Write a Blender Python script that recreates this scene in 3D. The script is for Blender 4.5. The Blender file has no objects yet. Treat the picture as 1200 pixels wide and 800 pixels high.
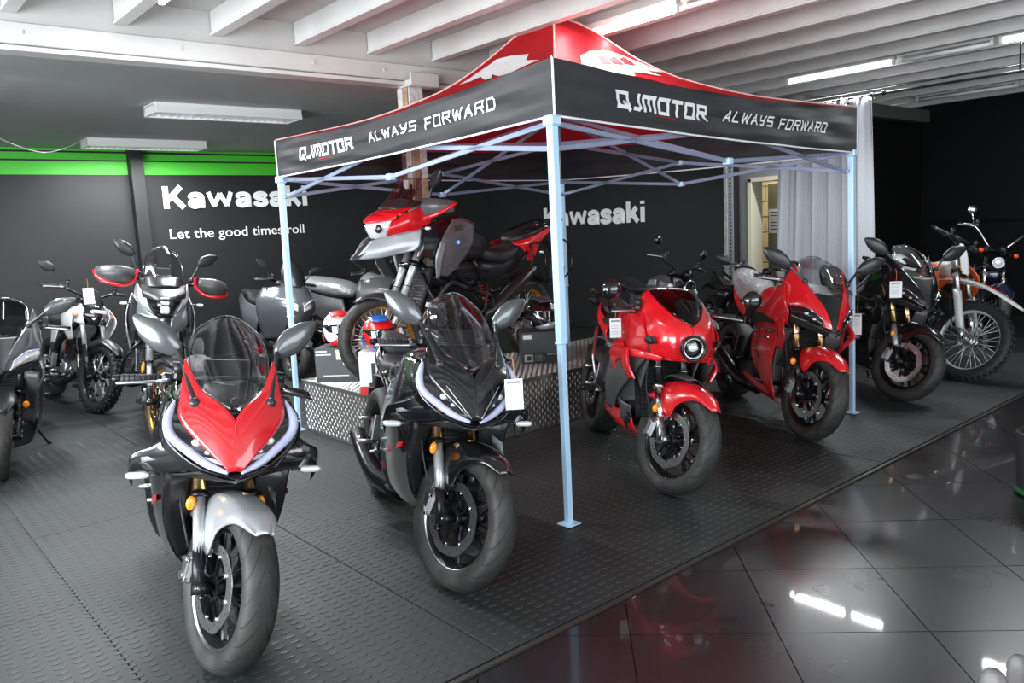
import bpy, bmesh, math, random
from mathutils import Matrix, Vector
import numpy as np
from math import sin, cos, pi, radians, atan2, sqrt
random.seed(7); rng = np.random.default_rng(7)
SC = bpy.context.scene; COL = SC.collection

# ------------------------------------------------------------ camera, world, light
CAM_F, CAM_YAW, CAM_PITCH, CAM_ROLL, CAM_H = 934.55, .8649, .1416, -.0519, 1.5077
_fw = np.array([cos(CAM_YAW)*cos(CAM_PITCH), sin(CAM_YAW)*cos(CAM_PITCH), -sin(CAM_PITCH)])
_rt = np.array([sin(CAM_YAW), -cos(CAM_YAW), 0]); _up = np.cross(_rt, _fw)
_r2 = _rt*cos(CAM_ROLL)+_up*sin(CAM_ROLL); _u2 = -_rt*sin(CAM_ROLL)+_up*cos(CAM_ROLL)
cam = bpy.data.cameras.new('camera'); co = bpy.data.objects.new('camera', cam); COL.objects.link(co)
cam.lens = CAM_F/1200*36; cam.sensor_width = 36; cam.clip_start = .05; cam.clip_end = 100
co.matrix_world = Matrix(((_r2[0], _u2[0], -_fw[0], 0), (_r2[1], _u2[1], -_fw[1], 0), (_r2[2], _u2[2], -_fw[2], CAM_H), (0, 0, 0, 1)))
SC.camera = co
W = bpy.data.worlds.new('world'); SC.world = W; W.use_nodes = True
W.node_tree.nodes['Background'].inputs[0].default_value = (.80, .90, 1.0, 1)
W.node_tree.nodes['Background'].inputs[1].default_value = 1.3
SC.view_settings.view_transform = 'Standard'; SC.view_settings.look = 'None'
SC.view_settings.gamma = 1; SC.view_settings.use_curve_mapping = False
SC.view_settings.exposure = .62
def area_light(name, loc, aim, sx, sy, power, col=(1, 1, 1)):
    L = bpy.data.lights.new(name, 'AREA'); L.shape = 'RECTANGLE'; L.size = sx; L.size_y = sy; L.energy = power; L.color = col
    o = bpy.data.objects.new(name, L); COL.objects.link(o); o.location = loc
    o.rotation_euler = Vector(aim).to_track_quat('-Z', 'Y').to_euler(); return o
area_light('window_daylight_front', (2.6, -3.9, 1.45), (0, 1, -.03), 7.6, 2.2, 150, (.90, .96, 1.0))
area_light('window_daylight_left', (-2.9, 2.4, 1.45), (1, .12, -.03), 6.4, 2.2, 460, (.88, .96, 1.0))

# ------------------------------------------------------------ materials
MATS = {}
def mat(name, col, rough=.5, metal=0, coat=0, spec=.5, emit=None, es=0, bump=None, nvar=None, alpha=1):
    if name in MATS: return MATS[name]
    m = bpy.data.materials.new(name); m.use_nodes = True; nt = m.node_tree; b = nt.nodes['Principled BSDF']
    b.inputs['Base Color'].default_value = (*col, 1); b.inputs['Roughness'].default_value = rough
    b.inputs['Metallic'].default_value = metal; b.inputs['Coat Weight'].default_value = coat
    b.inputs['Coat Roughness'].default_value = .04; b.inputs['Specular IOR Level'].default_value = spec
    b.inputs['Alpha'].default_value = alpha
    if emit: b.inputs['Emission Color'].default_value = (*emit, 1); b.inputs['Emission Strength'].default_value = es
    if nvar:   # (scale, amount): mottled colour and roughness
        tc = nt.nodes.new('ShaderNodeTexCoord'); n = nt.nodes.new('ShaderNodeTexNoise'); n.inputs['Scale'].default_value = nvar[0]
        n.inputs['Detail'].default_value = 4
        r = nt.nodes.new('ShaderNodeMapRange'); r.inputs['To Min'].default_value = 1-nvar[1]; r.inputs['To Max'].default_value = 1+nvar[1]
        r.inputs['From Min'].default_value = .3; r.inputs['From Max'].default_value = .7
        hv = nt.nodes.new('ShaderNodeHueSaturation'); hv.inputs['Color'].default_value = (*col, 1)
        nt.links.new(tc.outputs['Object'], n.inputs['Vector']); nt.links.new(n.outputs['Fac'], r.inputs['Value'])
        nt.links.new(r.outputs[0], hv.inputs['Value']); nt.links.new(hv.outputs[0], b.inputs['Base Color'])
    if bump:   # (scale, strength)
        tc = nt.nodes.new('ShaderNodeTexCoord'); n = nt.nodes.new('ShaderNodeTexNoise'); n.inputs['Scale'].default_value = bump[0]
        bp = nt.nodes.new('ShaderNodeBump'); bp.inputs['Strength'].default_value = bump[1]; bp.inputs['Distance'].default_value = .01
        nt.links.new(tc.outputs['Object'], n.inputs['Vector']); nt.links.new(n.outputs['Fac'], bp.inputs['Height'])
        nt.links.new(bp.outputs[0], b.inputs['Normal'])
    MATS[name] = m; return m
def clear(name, tint, gl=.12, rough=.03, milky=0):
    if name in MATS: return MATS[name]
    m = bpy.data.materials.new(name); m.use_nodes = True; nt = m.node_tree; nt.nodes.clear()
    out = nt.nodes.new('ShaderNodeOutputMaterial'); t = nt.nodes.new('ShaderNodeBsdfTransparent'); t.inputs[0].default_value = (*tint, 1)
    g = nt.nodes.new('ShaderNodeBsdfGlossy'); g.inputs['Roughness'].default_value = rough
    lw = nt.nodes.new('ShaderNodeLayerWeight'); lw.inputs[0].default_value = .22
    mr = nt.nodes.new('ShaderNodeMapRange'); mr.inputs['To Min'].default_value = gl; mr.inputs['To Max'].default_value = .55
    mx = nt.nodes.new('ShaderNodeMixShader'); nt.links.new(lw.outputs['Fresnel'], mr.inputs[0]); nt.links.new(mr.outputs[0], mx.inputs[0])
    nt.links.new(t.outputs[0], mx.inputs[1]); nt.links.new(g.outputs[0], mx.inputs[2]); last = mx
    if milky:
        tc = nt.nodes.new('ShaderNodeTexCoord'); n = nt.nodes.new('ShaderNodeTexNoise'); n.inputs['Scale'].default_value = 28; n.inputs['Detail'].default_value = 5
        bp = nt.nodes.new('ShaderNodeBump'); bp.inputs['Strength'].default_value = 1; bp.inputs['Distance'].default_value = .02
        nt.links.new(tc.outputs['Object'], n.inputs['Vector']); nt.links.new(n.outputs['Fac'], bp.inputs['Height']); nt.links.new(bp.outputs[0], g.inputs['Normal'])
        d = nt.nodes.new('ShaderNodeBsdfDiffuse'); d.inputs[0].default_value = (.75, .78, .8, 1); nt.links.new(bp.outputs[0], d.inputs['Normal'])
        m2 = nt.nodes.new('ShaderNodeMixShader'); m2.inputs[0].default_value = milky
        nt.links.new(mx.outputs[0], m2.inputs[1]); nt.links.new(d.outputs[0], m2.inputs[2]); last = m2
    nt.links.new(last.outputs[0], out.inputs[0]); MATS[name] = m; return m

RED = mat('red_paint', (.62, .010, .016), .22, 0, 1); BLK = mat('black_paint', (.006, .006, .007), .16, 0, 1)
WHT = mat('white_paint', (.72, .72, .72), .3, 0, .6); SIL = mat('silver_paint', (.50, .51, .52), .28, .55, .8)
GRY = mat('grey_paint', (.115, .12, .125), .28, .5, .8); GRYM = mat('matt_grey_paint', (.075, .077, .08), .42, .2, .1)
LGR = mat('pale_grey_paint', (.33, .35, .37), .3, .4, .8)
PLA = mat('black_plastic', (.012, .012, .013), .42); PLAG = mat('satin_black_plastic', (.022, .022, .024), .3)
RUB = mat('black_rubber', (.016, .016, .017), .6); CHR = mat('chrome', (.85, .86, .88), .09, 1)
ALU = mat('brushed_alloy', (.55, .56, .58), .28, 1); STE = mat('disc_steel', (.48, .47, .47), .3, 1)
BMT = mat('black_metal', (.018, .018, .02), .26, .6); ENG = mat('engine_casing', (.05, .052, .056), .36, .75)
GLD = mat('gold_fork_tube', (.62, .42, .20), .22, 1); GRIM = mat('gold_rim', (.85, .36, .04), .26, .75, .5)
AMB = mat('amber_lens', (.95, .30, .01), .2, 0, .5, emit=(1, .3, 0), es=.04)
SPKM = mat('bright_spoke', (.80, .81, .83), .3, .45)
RIMS = mat('bright_silver_rim', (.78, .79, .81), .25, .35, .4)
SHR = mat('shroud_grey_paint', (.17, .16, .165), .28, .35, .8)
CLR = mat('clear_lens', (.75, .76, .78), .12, .3, 1); LENS = mat('dark_headlamp_lens', (.010, .010, .012), .06, 0, 1)
DRL = mat('daylight_lamp_strip', (.44, .46, .66), .18, 0, 1); SEAT = mat('seat_vinyl', (.016, .016, .017), .55, bump=(160, .15))
ORG = mat('orange_plastic', (.80, .10, .01), .35); REDL = mat('red_plastic', (.55, .01, .012), .3, 0, .5)
SCR = clear('clear_screen', (.86, .87, .88), .035); SCRD = clear('smoked_screen', (.30, .30, .31), .05)
WRAP = clear('plastic_wrap', (.85, .87, .88), .35, .08, .30)
PAPER = mat('tag_paper', (.78, .79, .80), .7); INK = mat('tag_ink', (.03, .03, .03), .7); STR = mat('orange_string', (.55, .22, .08), .8)
RAD = mat('radiator_core', (.03, .03, .032), .5, .6, bump=(400, .6)); PIPE = mat('exhaust_steel', (.30, .26, .23), .3, 1)
BLUL = mat('blue_paint', (.01, .10, .42), .25, 0, 1); MIR = mat('mirror_glass', (.8, .82, .85), .03, 1)
PRINTW = mat('white_print', (.80, .80, .80), .6)

def tyre_mat():
    m = mat('tyre_rubber', (.022, .022, .022), .62); nt = m.node_tree; b = nt.nodes['Principled BSDF']
    tc = nt.nodes.new('ShaderNodeTexCoord'); s = nt.nodes.new('ShaderNodeSeparateXYZ'); nt.links.new(tc.outputs['Object'], s.inputs[0])
    def M(op, a, b_=None, c=None):
        n = nt.nodes.new('ShaderNodeMath'); n.operation = op
        for i, v in enumerate((a, b_, c)):
            if v is None: continue
            if isinstance(v, (int, float)): n.inputs[i].default_value = v
            else: nt.links.new(v, n.inputs[i])
        return n.outputs[0]
    ang = M('MULTIPLY', M('ARCTAN2', s.outputs[2], s.outputs[0]), 22/(2*pi)); ay = M('ABSOLUTE', s.outputs[1])
    fr = M('FRACT', M('ADD', ang, M('MULTIPLY', ay, 26.)))
    g = M('MULTIPLY', M('LESS_THAN', fr, .13), M('GREATER_THAN', ay, .008)); 
    r2 = M('SQRT', M('ADD', M('MULTIPLY', s.outputs[0], s.outputs[0]), M('MULTIPLY', s.outputs[2], s.outputs[2])))
    g = M('MULTIPLY', g, M('GREATER_THAN', r2, .262))
    mix = nt.nodes.new('ShaderNodeMix'); mix.data_type = 'RGBA'; nt.links.new(g, mix.inputs[0])
    no = nt.nodes.new('ShaderNodeTexNoise'); no.inputs['Scale'].default_value = 9; nt.links.new(tc.outputs['Object'], no.inputs['Vector'])
    cr = nt.nodes.new('ShaderNodeValToRGB'); cr.color_ramp.elements[0].color = (.013, .013, .013, 1); cr.color_ramp.elements[1].color = (.042, .037, .033, 1)
    cr.color_ramp.elements[0].position = .35; cr.color_ramp.elements[1].position = .75
    nt.links.new(no.outputs['Fac'], cr.inputs[0]); nt.links.new(cr.outputs[0], mix.inputs[6]); mix.inputs[7].default_value = (.006, .006, .006, 1)
    nt.links.new(mix.outputs[2], b.inputs['Base Color'])
    bp = nt.nodes.new('ShaderNodeBump'); bp.inputs['Strength'].default_value = .8; bp.inputs['Distance'].default_value = .004
    nt.links.new(M('SUBTRACT', 1, g), bp.inputs['Height']); nt.links.new(bp.outputs[0], b.inputs['Normal'])
    return m
TYR = tyre_mat()

# ------------------------------------------------------------ mesh helpers
def V3(*a): return np.array(a, float)
def catmull(P, n):
    P = np.asarray(P, float); k = len(P)
    if k == 1: return np.repeat(P, n, 0)
    if k == 2:
        t = np.linspace(0, 1, n); t = t.reshape((n,)+(1,)*(P.ndim-1)); return P[0]*(1-t)+P[1]*t
    Q = np.concatenate([[2*P[0]-P[1]], P, [2*P[-1]-P[-2]]]); t = np.linspace(0, k-1, n); i = np.minimum(t.astype(int), k-2)
    f = (t-i).reshape((n,)+(1,)*(P.ndim-1)); a, b, c, d = Q[i], Q[i+1], Q[i+2], Q[i+3]
    return .5*(2*b+(c-a)*f+(2*a-5*b+4*c-d)*f*f+(3*b-a-3*c+d)*f**3)
def lookm(p0, p1, up=(0, 0, 1)):
    p0 = np.asarray(p0, float); x = np.asarray(p1, float)-p0; L = np.linalg.norm(x); x = x/max(L, 1e-9); u = np.asarray(up, float)
    if abs(np.dot(u, x)) > .98: u = V3(0, 1, 0) if abs(x[1]) < .9 else V3(1, 0, 0)
    y = np.cross(u, x); y /= np.linalg.norm(y); z = np.cross(x, y)
    return np.stack([x, y, z], 1), p0, L
class MB:
    def __init__(s): s.v = []; s.f = []; s.mi = []; s.sm = []; s.n = 0
    def add(s, V, F, m=0, smooth=False):
        V = np.asarray(V, float); s.v.append(V); b = s.n; s.n += len(V)
        for f in F: s.f.append(tuple(int(i)+b for i in f)); s.mi.append(m); s.sm.append(smooth)
        return s
    def box(s, c, d, R=None, bev=0, m=0):
        c = np.asarray(c, float); h = np.asarray(d, float)/2
        if bev <= 0:
            V = np.array([[x, y, z] for x in (-1, 1) for y in (-1, 1) for z in (-1, 1)])*h
            F = [(0, 1, 3, 2), (4, 6, 7, 5), (0, 4, 5, 1), (2, 3, 7, 6), (0, 2, 6, 4), (1, 5, 7, 3)]
        else:
            bev = min(bev, h.min()*.95); V = []; idx = {}
            for sg in [(x, y, z) for x in (-1, 1) for y in (-1, 1) for z in (-1, 1)]:
                for a in range(3):
                    q = np.array(sg)*h
                    for o in range(3):
                        if o != a: q[o] -= sg[o]*bev
                    idx[sg, a] = len(V); V.append(q)
            V = np.array(V); F = []
            for a in range(3):
                o1, o2 = [o for o in range(3) if o != a]
                for sgn in (-1, 1):
                    q = []
                    for (i, j) in ((-1, -1), (1, -1), (1, 1), (-1, 1)):
                        t = [0, 0, 0]; t[a] = sgn; t[o1] = i; t[o2] = j; q.append(idx[tuple(t), a])
                    F.append(q)
            for a in range(3):      # edges along axis a
                o1, o2 = [o for o in range(3) if o != a]
                for i in (-1, 1):
                    for j in (-1, 1):
                        t0 = [0, 0, 0]; t0[o1] = i; t0[o2] = j; t1 = list(t0); t0[a] = -1; t1[a] = 1
                        F.append((idx[tuple(t0), o1], idx[tuple(t1), o1], idx[tuple(t1), o2], idx[tuple(t0), o2]))
            for sg in [(x, y, z) for x in (-1, 1) for y in (-1, 1) for z in (-1, 1)]: F.append([idx[sg, a] for a in range(3)])
        if R is not None: V = V@np.asarray(R).T
        return s.add(V+c, F, m)
    def beam(s, p0, p1, w, h, up=(0, 0, 1), m=0, bev=0):
        R, o, L = lookm(p0, p1, up); return s.box((np.asarray(p0, float)+np.asarray(p1, float))/2, (L, w, h), R, bev, m)
    def cyl(s, p0, p1, r0, r1=None, n=16, m=0, cap=True):
        r1 = r0 if r1 is None else r1; R, o, L = lookm(p0, p1); a = np.arange(n)*2*pi/n
        c = np.stack([0*a, np.cos(a), np.sin(a)], 1); A = c*r0; B = c*r1; B[:, 0] = L
        F = [(i, (i+1) % n, n+(i+1) % n, n+i) for i in range(n)]; k = len(F)
        V = np.concatenate([A, B])@R.T+o; b = s.n; s.add(V, F, m, True)
        if cap:
            s.f += [tuple(b+i for i in range(n))[::-1], tuple(b+n+i for i in range(n))]; s.mi += [m, m]; s.sm += [False, False]
        return s
    def tube(s, path, r, n=8, m=0, sub=0, closed=False):
        P = np.asarray(path, float)
        if sub: P = catmull(P, (len(P)-1)*sub+1)
        k = len(P); r = np.broadcast_to(np.asarray(r, float), (k,)) if np.ndim(r) == 0 else catmull(np.asarray(r, float)[:, None], k)[:, 0]
        T = np.gradient(P, axis=0) if k > 2 else np.repeat([P[-1]-P[0]], k, 0)
        if closed: T = np.roll(P, -1, 0)-np.roll(P, 1, 0)
        T /= np.linalg.norm(T, axis=1)[:, None]+1e-12
        u = V3(0, 0, 1) if abs(T[0][2]) < .9 else V3(1, 0, 0); V = []; a = np.arange(n)*2*pi/n
        for i in range(k):
            x = np.cross(u, T[i]); x /= np.linalg.norm(x)+1e-12; y = np.cross(T[i], x); u = y
            V.append(P[i]+r[i]*(np.cos(a)[:, None]*x+np.sin(a)[:, None]*y))
        F = [(i*n+j, i*n+(j+1) % n, ((i+1) % k)*n+(j+1) % n, ((i+1) % k)*n+j) for i in range(k if closed else k-1) for j in range(n)]
        s.add(np.concatenate(V), F, m, True)
        if not closed:
            b = s.n-k*n; s.f += [tuple(b+i for i in range(n))[::-1], tuple(b+(k-1)*n+i for i in range(n))]; s.mi += [m, m]; s.sm += [False, False]
        return s
    def lathe(s, prof, c=(0, 0, 0), n=32, m=0, axis='y', closed=False, smooth=True, R=None):
        # prof: (radius, offset along axis)
        k = len(prof); V = []
        for i in range(n):
            a = 2*pi*i/n
            for r, h in prof:
                V.append((r*cos(a), h, r*sin(a)) if axis == 'y' else ((r*cos(a), r*sin(a), h) if axis == 'z' else (h, r*cos(a), r*sin(a))))
        V = np.array(V)
        if R is not None: V = V@np.asarray(R).T
        kk = k if closed else k-1
        F = [(i*k+j, i*k+(j+1) % k, ((i+1) % n)*k+(j+1) % k, ((i+1) % n)*k+j) for i in range(n) for j in range(kk)]
        return s.add(V+np.asarray(c, float), F, m, smooth)
    def body(s, secs, n=16, sub=3, m=0, M=None):
        # secs: (x, yc, zc, halfwidth, halfheight, power)
        S = catmull(np.array([tuple(q)+(2.4,)*(6-len(q)) for q in secs]), (len(secs)-1)*sub+1); a = (np.arange(n)+.5)*2*pi/n; V = []
        for x, y, z, w, h, p in S:
            w = max(w, 1e-4); h = max(h, 1e-4); e = 2/max(p, 1)
            cy = np.sign(np.cos(a))*np.abs(np.cos(a))**e; cz = np.sign(np.sin(a))*np.abs(np.sin(a))**e
            V.append(np.stack([0*a+x, y+w*cy, z+h*cz], 1))
        k = len(S); V = np.concatenate(V)
        if M is not None: V = V@M[0].T+M[1]
        F = [(i*n+j, i*n+(j+1) % n, (i+1)*n+(j+1) % n, (i+1)*n+j) for i in range(k-1) for j in range(n)]
        F += [tuple(range(n))[::-1], tuple((k-1)*n+i for i in range(n))]
        return s.add(V, F, m, True)
    def surf(s, grid, nu=9, nv=9, th=.005, m=0, mir=False, smooth=True):
        G = np.asarray(grid, float)
        if mir: G = G*[1, -1, 1]
        G = np.stack([catmull(r, nv) for r in G]); G = catmull(G, nu)
        du = np.gradient(G, axis=0); dv = np.gradient(G, axis=1); N = np.cross(du, dv); N /= np.linalg.norm(N, axis=2)[..., None]+1e-9
        if mir: N = -N
        B = G-N*th; V = np.concatenate([G.reshape(-1, 3), B.reshape(-1, 3)]); o = nu*nv
        q = lambda i, j: i*nv+j; F = []
        for i in range(nu-1):
            for j in range(nv-1):
                F.append((q(i, j), q(i+1, j), q(i+1, j+1), q(i, j+1))); F.append((o+q(i, j), o+q(i, j+1), o+q(i+1, j+1), o+q(i+1, j)))
        s.add(V, F, m, smooth); b = s.n-2*o
        E = []
        for i in range(nu-1): E += [(q(i, 0), q(i+1, 0), o+q(i+1, 0), o+q(i, 0)), (q(i, nv-1), q(i+1, nv-1), o+q(i+1, nv-1), o+q(i, nv-1))]
        for j in range(nv-1): E += [(q(0, j), q(0, j+1), o+q(0, j+1), o+q(0, j)), (q(nu-1, j), q(nu-1, j+1), o+q(nu-1, j+1), o+q(nu-1, j))]
        for e in E: s.f.append(tuple(b+t for t in e)); s.mi.append(m); s.sm.append(False)
        return s
    def prism(s, poly, vec, m=0, smooth=False):
        P = np.asarray(poly, float); n = len(P); V = np.concatenate([P, P+np.asarray(vec, float)])
        F = [tuple(range(n)), tuple(range(n, 2*n))[::-1]]+[(i, (i+1) % n, n+(i+1) % n, n+i) for i in range(n)]
        return s.add(V, F, m, smooth)
    def ball(s, c, r, n=12, m=0, R=None):
        r = np.broadcast_to(np.asarray(r, float), (3,)); k = n//2+1; V = []
        for i in range(k):
            t = pi*i/(k-1); t = min(max(t, .02), pi-.02)
            for j in range(n): V.append((sin(t)*cos(2*pi*j/n), sin(t)*sin(2*pi*j/n), cos(t)))
        V = np.array(V)*r
        if R is not None: V = V@R.T
        F = [(i*n+j, i*n+(j+1) % n, (i+1)*n+(j+1) % n, (i+1)*n+j) for i in range(k-1) for j in range(n)]+[tuple(range(n)), tuple((k-1)*n+i for i in range(n))]
        return s.add(V+np.asarray(c, float), F, m, True)
    def xf(s, R=None, o=(0, 0, 0)):
        s.v = [(v@np.asarray(R).T if R is not None else v)+np.asarray(o, float) for v in s.v]; return s
    def build(s, name, mats, parent=None, M=None, recalc=True):
        me = bpy.data.meshes.new(name); V = np.concatenate(s.v) if s.v else np.zeros((0, 3))
        me.from_pydata(V.tolist(), [], s.f); me.update()
        for mm in (mats if isinstance(mats, (list, tuple)) else [mats]): me.materials.append(mm)
        me.polygons.foreach_set('material_index', s.mi); me.polygons.foreach_set('use_smooth', s.sm)
        if recalc:
            bm = bmesh.new(); bm.from_mesh(me); bmesh.ops.recalc_face_normals(bm, faces=bm.faces[:]); bm.to_mesh(me); bm.free()
        o = bpy.data.objects.new(name, me); COL.objects.link(o)
        if parent is not None: o.parent = parent
        if M is not None: o.matrix_basis = M
        return o
def put(name, me, parent=None, M=None):
    o = bpy.data.objects.new(name, me); COL.objects.link(o)
    if parent is not None: o.parent = parent
    if M is not None: o.matrix_basis = M
    return o
def tag(o, label, cat, group=None):
    o['label'] = label; o['category'] = cat
    if group: o['group'] = group
    return o
def struct(o): o['kind'] = 'structure'; return o
def stuff(o): o['kind'] = 'stuff'; return o
def thing(name, label, cat, loc=(0, 0, 0), R=None, group=None):
    o = bpy.data.objects.new(name, None); COL.objects.link(o); o.empty_display_size = .1
    o.matrix_world = Matrix.Translation(loc)@(Matrix(np.asarray(R).tolist()).to_4x4() if R is not None else Matrix())
    return tag(o, label, cat, group)
def Tm(o=(0, 0, 0), R=None):
    return Matrix.Translation(o)@(Matrix(np.asarray(R).tolist()).to_4x4() if R is not None else Matrix())
def rotm(axis, deg): return np.array(Matrix.Rotation(radians(deg), 3, axis))
def text_mesh(s, size, bold=0, ext=.004, sx=1, space=1.0, align='LEFT'):
    c = bpy.data.curves.new('lettering', 'FONT'); c.body = s; c.size = size; c.offset = bold; c.extrude = ext; c.space_character = space; c.align_x = align
    c.resolution_u = 4
    o = bpy.data.objects.new('lettering', c); COL.objects.link(o); dg = bpy.context.evaluated_depsgraph_get(); dg.update()
    me = bpy.data.meshes.new_from_object(o.evaluated_get(dg)); bpy.data.objects.remove(o)
    for v in me.vertices: v.co.x *= sx
    return me
# ------------------------------------------------------------ setting materials
def floor_mats():
    m = mat('polished_tile', (.018, .019, .022), .3, 0, .45, .4); nt = m.node_tree; b = nt.nodes['Principled BSDF']
    tc = nt.nodes.new('ShaderNodeTexCoord'); n = nt.nodes.new('ShaderNodeTexNoise'); n.inputs['Scale'].default_value = 2.3; n.inputs['Detail'].default_value = 7
    nt.links.new(tc.outputs['Object'], n.inputs['Vector'])
    r = nt.nodes.new('ShaderNodeMapRange'); r.inputs['From Min'].default_value = .3; r.inputs['From Max'].default_value = .75; r.inputs['To Min'].default_value = .27; r.inputs['To Max'].default_value = .30
    nt.links.new(n.outputs['Fac'], r.inputs[0]); nt.links.new(r.outputs[0], b.inputs['Roughness'])
    c = nt.nodes.new('ShaderNodeValToRGB'); c.color_ramp.elements[0].color = (.010, .008, .009, 1); c.color_ramp.elements[1].color = (.016, .0145, .016, 1)
    nt.links.new(n.outputs['Fac'], c.inputs[0]); nt.links.new(c.outputs[0], b.inputs['Base Color'])
    m2 = mat('rubber_matting', (.017, .020, .0196), .55, nvar=(1.6, .22)); return m, m2
TILE, MATT = floor_mats()
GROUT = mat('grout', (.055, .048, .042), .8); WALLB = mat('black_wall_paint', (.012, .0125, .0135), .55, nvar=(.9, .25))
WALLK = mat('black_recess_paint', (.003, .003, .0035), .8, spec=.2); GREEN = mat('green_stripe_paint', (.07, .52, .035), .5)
CEILG = mat('grey_soffit_paint', (.33, .335, .325), .6, nvar=(.7, .12), bump=(3, .15)); CEILW = mat('white_ceiling_paint', (.50, .485, .47), .6, nvar=(2, .06))
JOI = mat('white_steel_paint', (.60, .58, .56), .4, nvar=(3, .08)); WALLG = mat('grey_wall_paint', (.17, .175, .175), .7)
CREAM = mat('cream_block_paint', (.66, .56, .34), .6); CREAMF = mat('cream_frame_paint', (.58, .54, .42), .5); OLIV = mat('olive_door_paint', (.20, .20, .13), .5)
WALLW = mat('white_wall_paint', (.55, .56, .56), .7)
BASES = mat('dark_wall_foot', (.01, .01, .01), .6)
LETW = mat('white_wall_lettering', (.97, .97, .95), .5)

# ------------------------------------------------------------ floor
fl = struct(MB().box((4.5, 3.5, -.07), (17, 15.2, .11)).build('floor', GROUT))
u0, v0, ts = 2.79, -.16, .535
def clip(poly, ymax):
    out = []
    for i in range(len(poly)):
        a, b = poly[i], poly[(i+1) % len(poly)]
        if a[1] <= ymax: out.append(a)
        if (a[1]-ymax)*(b[1]-ymax) < 0:
            t = (ymax-a[1])/(b[1]-a[1]); out.append((a[0]+(b[0]-a[0])*t, ymax))
    return out
g = .0022
for i in range(-9, 18):
    for j in range(-22, 8):
        ua, ub, va, vb = u0+i*ts+g, u0+(i+1)*ts-g, v0+j*ts+g, v0+(j+1)*ts-g
        P = [((u-v)/2**.5, (u+v)/2**.5) for u, v in ((ua, va), (ub, va), (ub, vb), (ua, vb))]
        cx = sum(p[0] for p in P)/4; cy = sum(p[1] for p in P)/4
        if not (.6 < cx < 11.5 and -1.1 < cy < 2.5) or cx*.76-cy*.65 > 6.6 or cx < .9 and cy < .2: continue
        P = clip(P, 2.052)
        if len(P) < 3: continue
        MB().prism([(x, y, -.0135) for x, y in P], (0, 0, .0075)).build('floor_tile', TILE, fl)
k = 0
x = .66-1.0*6
MATN = 0
for i in range(19):
    xa = .66+(i-5)*1.0
    ys = [2.095]; s0 = 2.27 if (i % 2 == 0) else 3.28-.0
    y = 2.24 if i % 2 == 0 else 1.78
    y += 1.5
    while y < 10.2: ys.append(y); y += 1.5
    ys.append(10.25)
    for a, b in zip(ys[:-1], ys[1:]):
        if b-a < .1 or xa > 11.9: continue
        xb = min(xa+1, 11.98)
        MB().box(((xa+xb)/2, (a+b)/2, -.006), (xb-xa-.004, b-a-.004, .012), bev=.002).build('rubber_tile', MATT, fl)
# raised oval studs of the matting
a8 = np.arange(8)*2*pi/8
E0 = np.stack([.024*np.cos(a8), .0125*np.sin(a8), 0*a8-.001], 1); E1 = np.stack([.019*np.cos(a8), .0085*np.sin(a8), 0*a8+.0018], 1); EV = np.concatenate([E0, E1])
EF = [(i, (i+1) % 8, 8+(i+1) % 8, 8+i) for i in range(8)]+[tuple(range(8, 16))]
sx_, sy_ = np.meshgrid(np.arange(-.3, 7.6, .064), np.arange(2.13, 8.0, .046)); C = np.stack([sx_.ravel(), sy_.ravel()], 1)
C[:, 0] += np.where((np.arange(len(C))//sx_.shape[1]) % 2, .0, 0)
vis = (C[:, 1] > .25*C[:, 0]) & (C[:, 1] < 4.2+.6*C[:, 0]+2); C = C[vis]
VV = (EV[None]+np.concatenate([C, np.zeros((len(C), 1))], 1)[:, None]).reshape(-1, 3); FF = []
for i in range(len(C)): FF += [tuple(q+16*i for q in f) for f in EF]
mb = MB(); mb.add(VV, FF); stuff(mb.build('rubber_stud', mat('rubber_stud_highlit', (.027, .0315, .0305), .45, spec=.4), fl, recalc=False))  # studs paler than the mat: their highlights are put into the colour
struct(MB().box((5, 2.073, -.006), (14, .022, .014)).build('trim_1', mat('mat_edge_strip', (.03, .027, .024), .4)))

# ------------------------------------------------------------ walls
wb = struct(MB().box((2.5, 10.4, 1.5), (12.2, .2, 3.1)).build('wall_back', WALLB))
for xa, xb in ((-3.4, 2.91), (3.06, 8.5)):
    for za, zb in ((2.365, 2.515), (2.535, 2.61), (2.633, 2.657)):
        MB().box(((xa+xb)/2, 10.298, (za+zb)/2), (xb-xa, .006, zb-za)).build('green_stripe', GREEN, wb)
struct(MB().box((2.985, 10.24, 1.33), (.15, .14, 2.66), bev=.004).build('trim_2', WALLB))
struct(MB().box((2.4, 10.27, .03), (11.9, .05, .07), bev=.006).build('baseboard_back', BASES))
struct(MB().box((8.6, 8.02, 1.5), (.2, 4.76, 3.1)).build('wall_right', WALLB))
struct(MB().box((8.49, 8.0, .03), (.03, 4.6, .07)).build('baseboard_right', BASES))
w4 = MB(); w4.box((8.6, 5.555, 1.5), (.2, .165, 3.1)); w4.box((8.6, 5.1, 2.30), (.2, .75, .72)); w4.box((8.6, 4.82, 1.33), (.2, .14, 2.66))
struct(w4.build('wall_doorway', WALLG))
df = MB(); df.box((8.6, 5.45, .97), (.24, .055, 1.94), bev=.004); df.box((8.6, 4.90, .97), (.24, .05, 1.94)); df.box((8.6, 5.17, 1.92), (.24, .60, .05))
struct(df.build('trim_3', CREAMF))
R52 = rotm('Z', 68); dl = MB().box((9.05, 5.27, .95), (.75, .045, 1.88), R=R52, bev=.004).build('door_1', OLIV); struct(dl)
MB().box(V3(9.05, 5.27, 1.42)+R52@V3(.25, .026, 0), (.2, .004, .3), R=R52).build('notice', PAPER, dl)
nb = MB()
for i in range(6): nb.box(V3(9.05, 5.27, 1.53-i*.042)+R52@V3(.25, .0295, 0), (.13, .002, .012), R=R52)
nb.build('notice_print', INK, dl)
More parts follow.
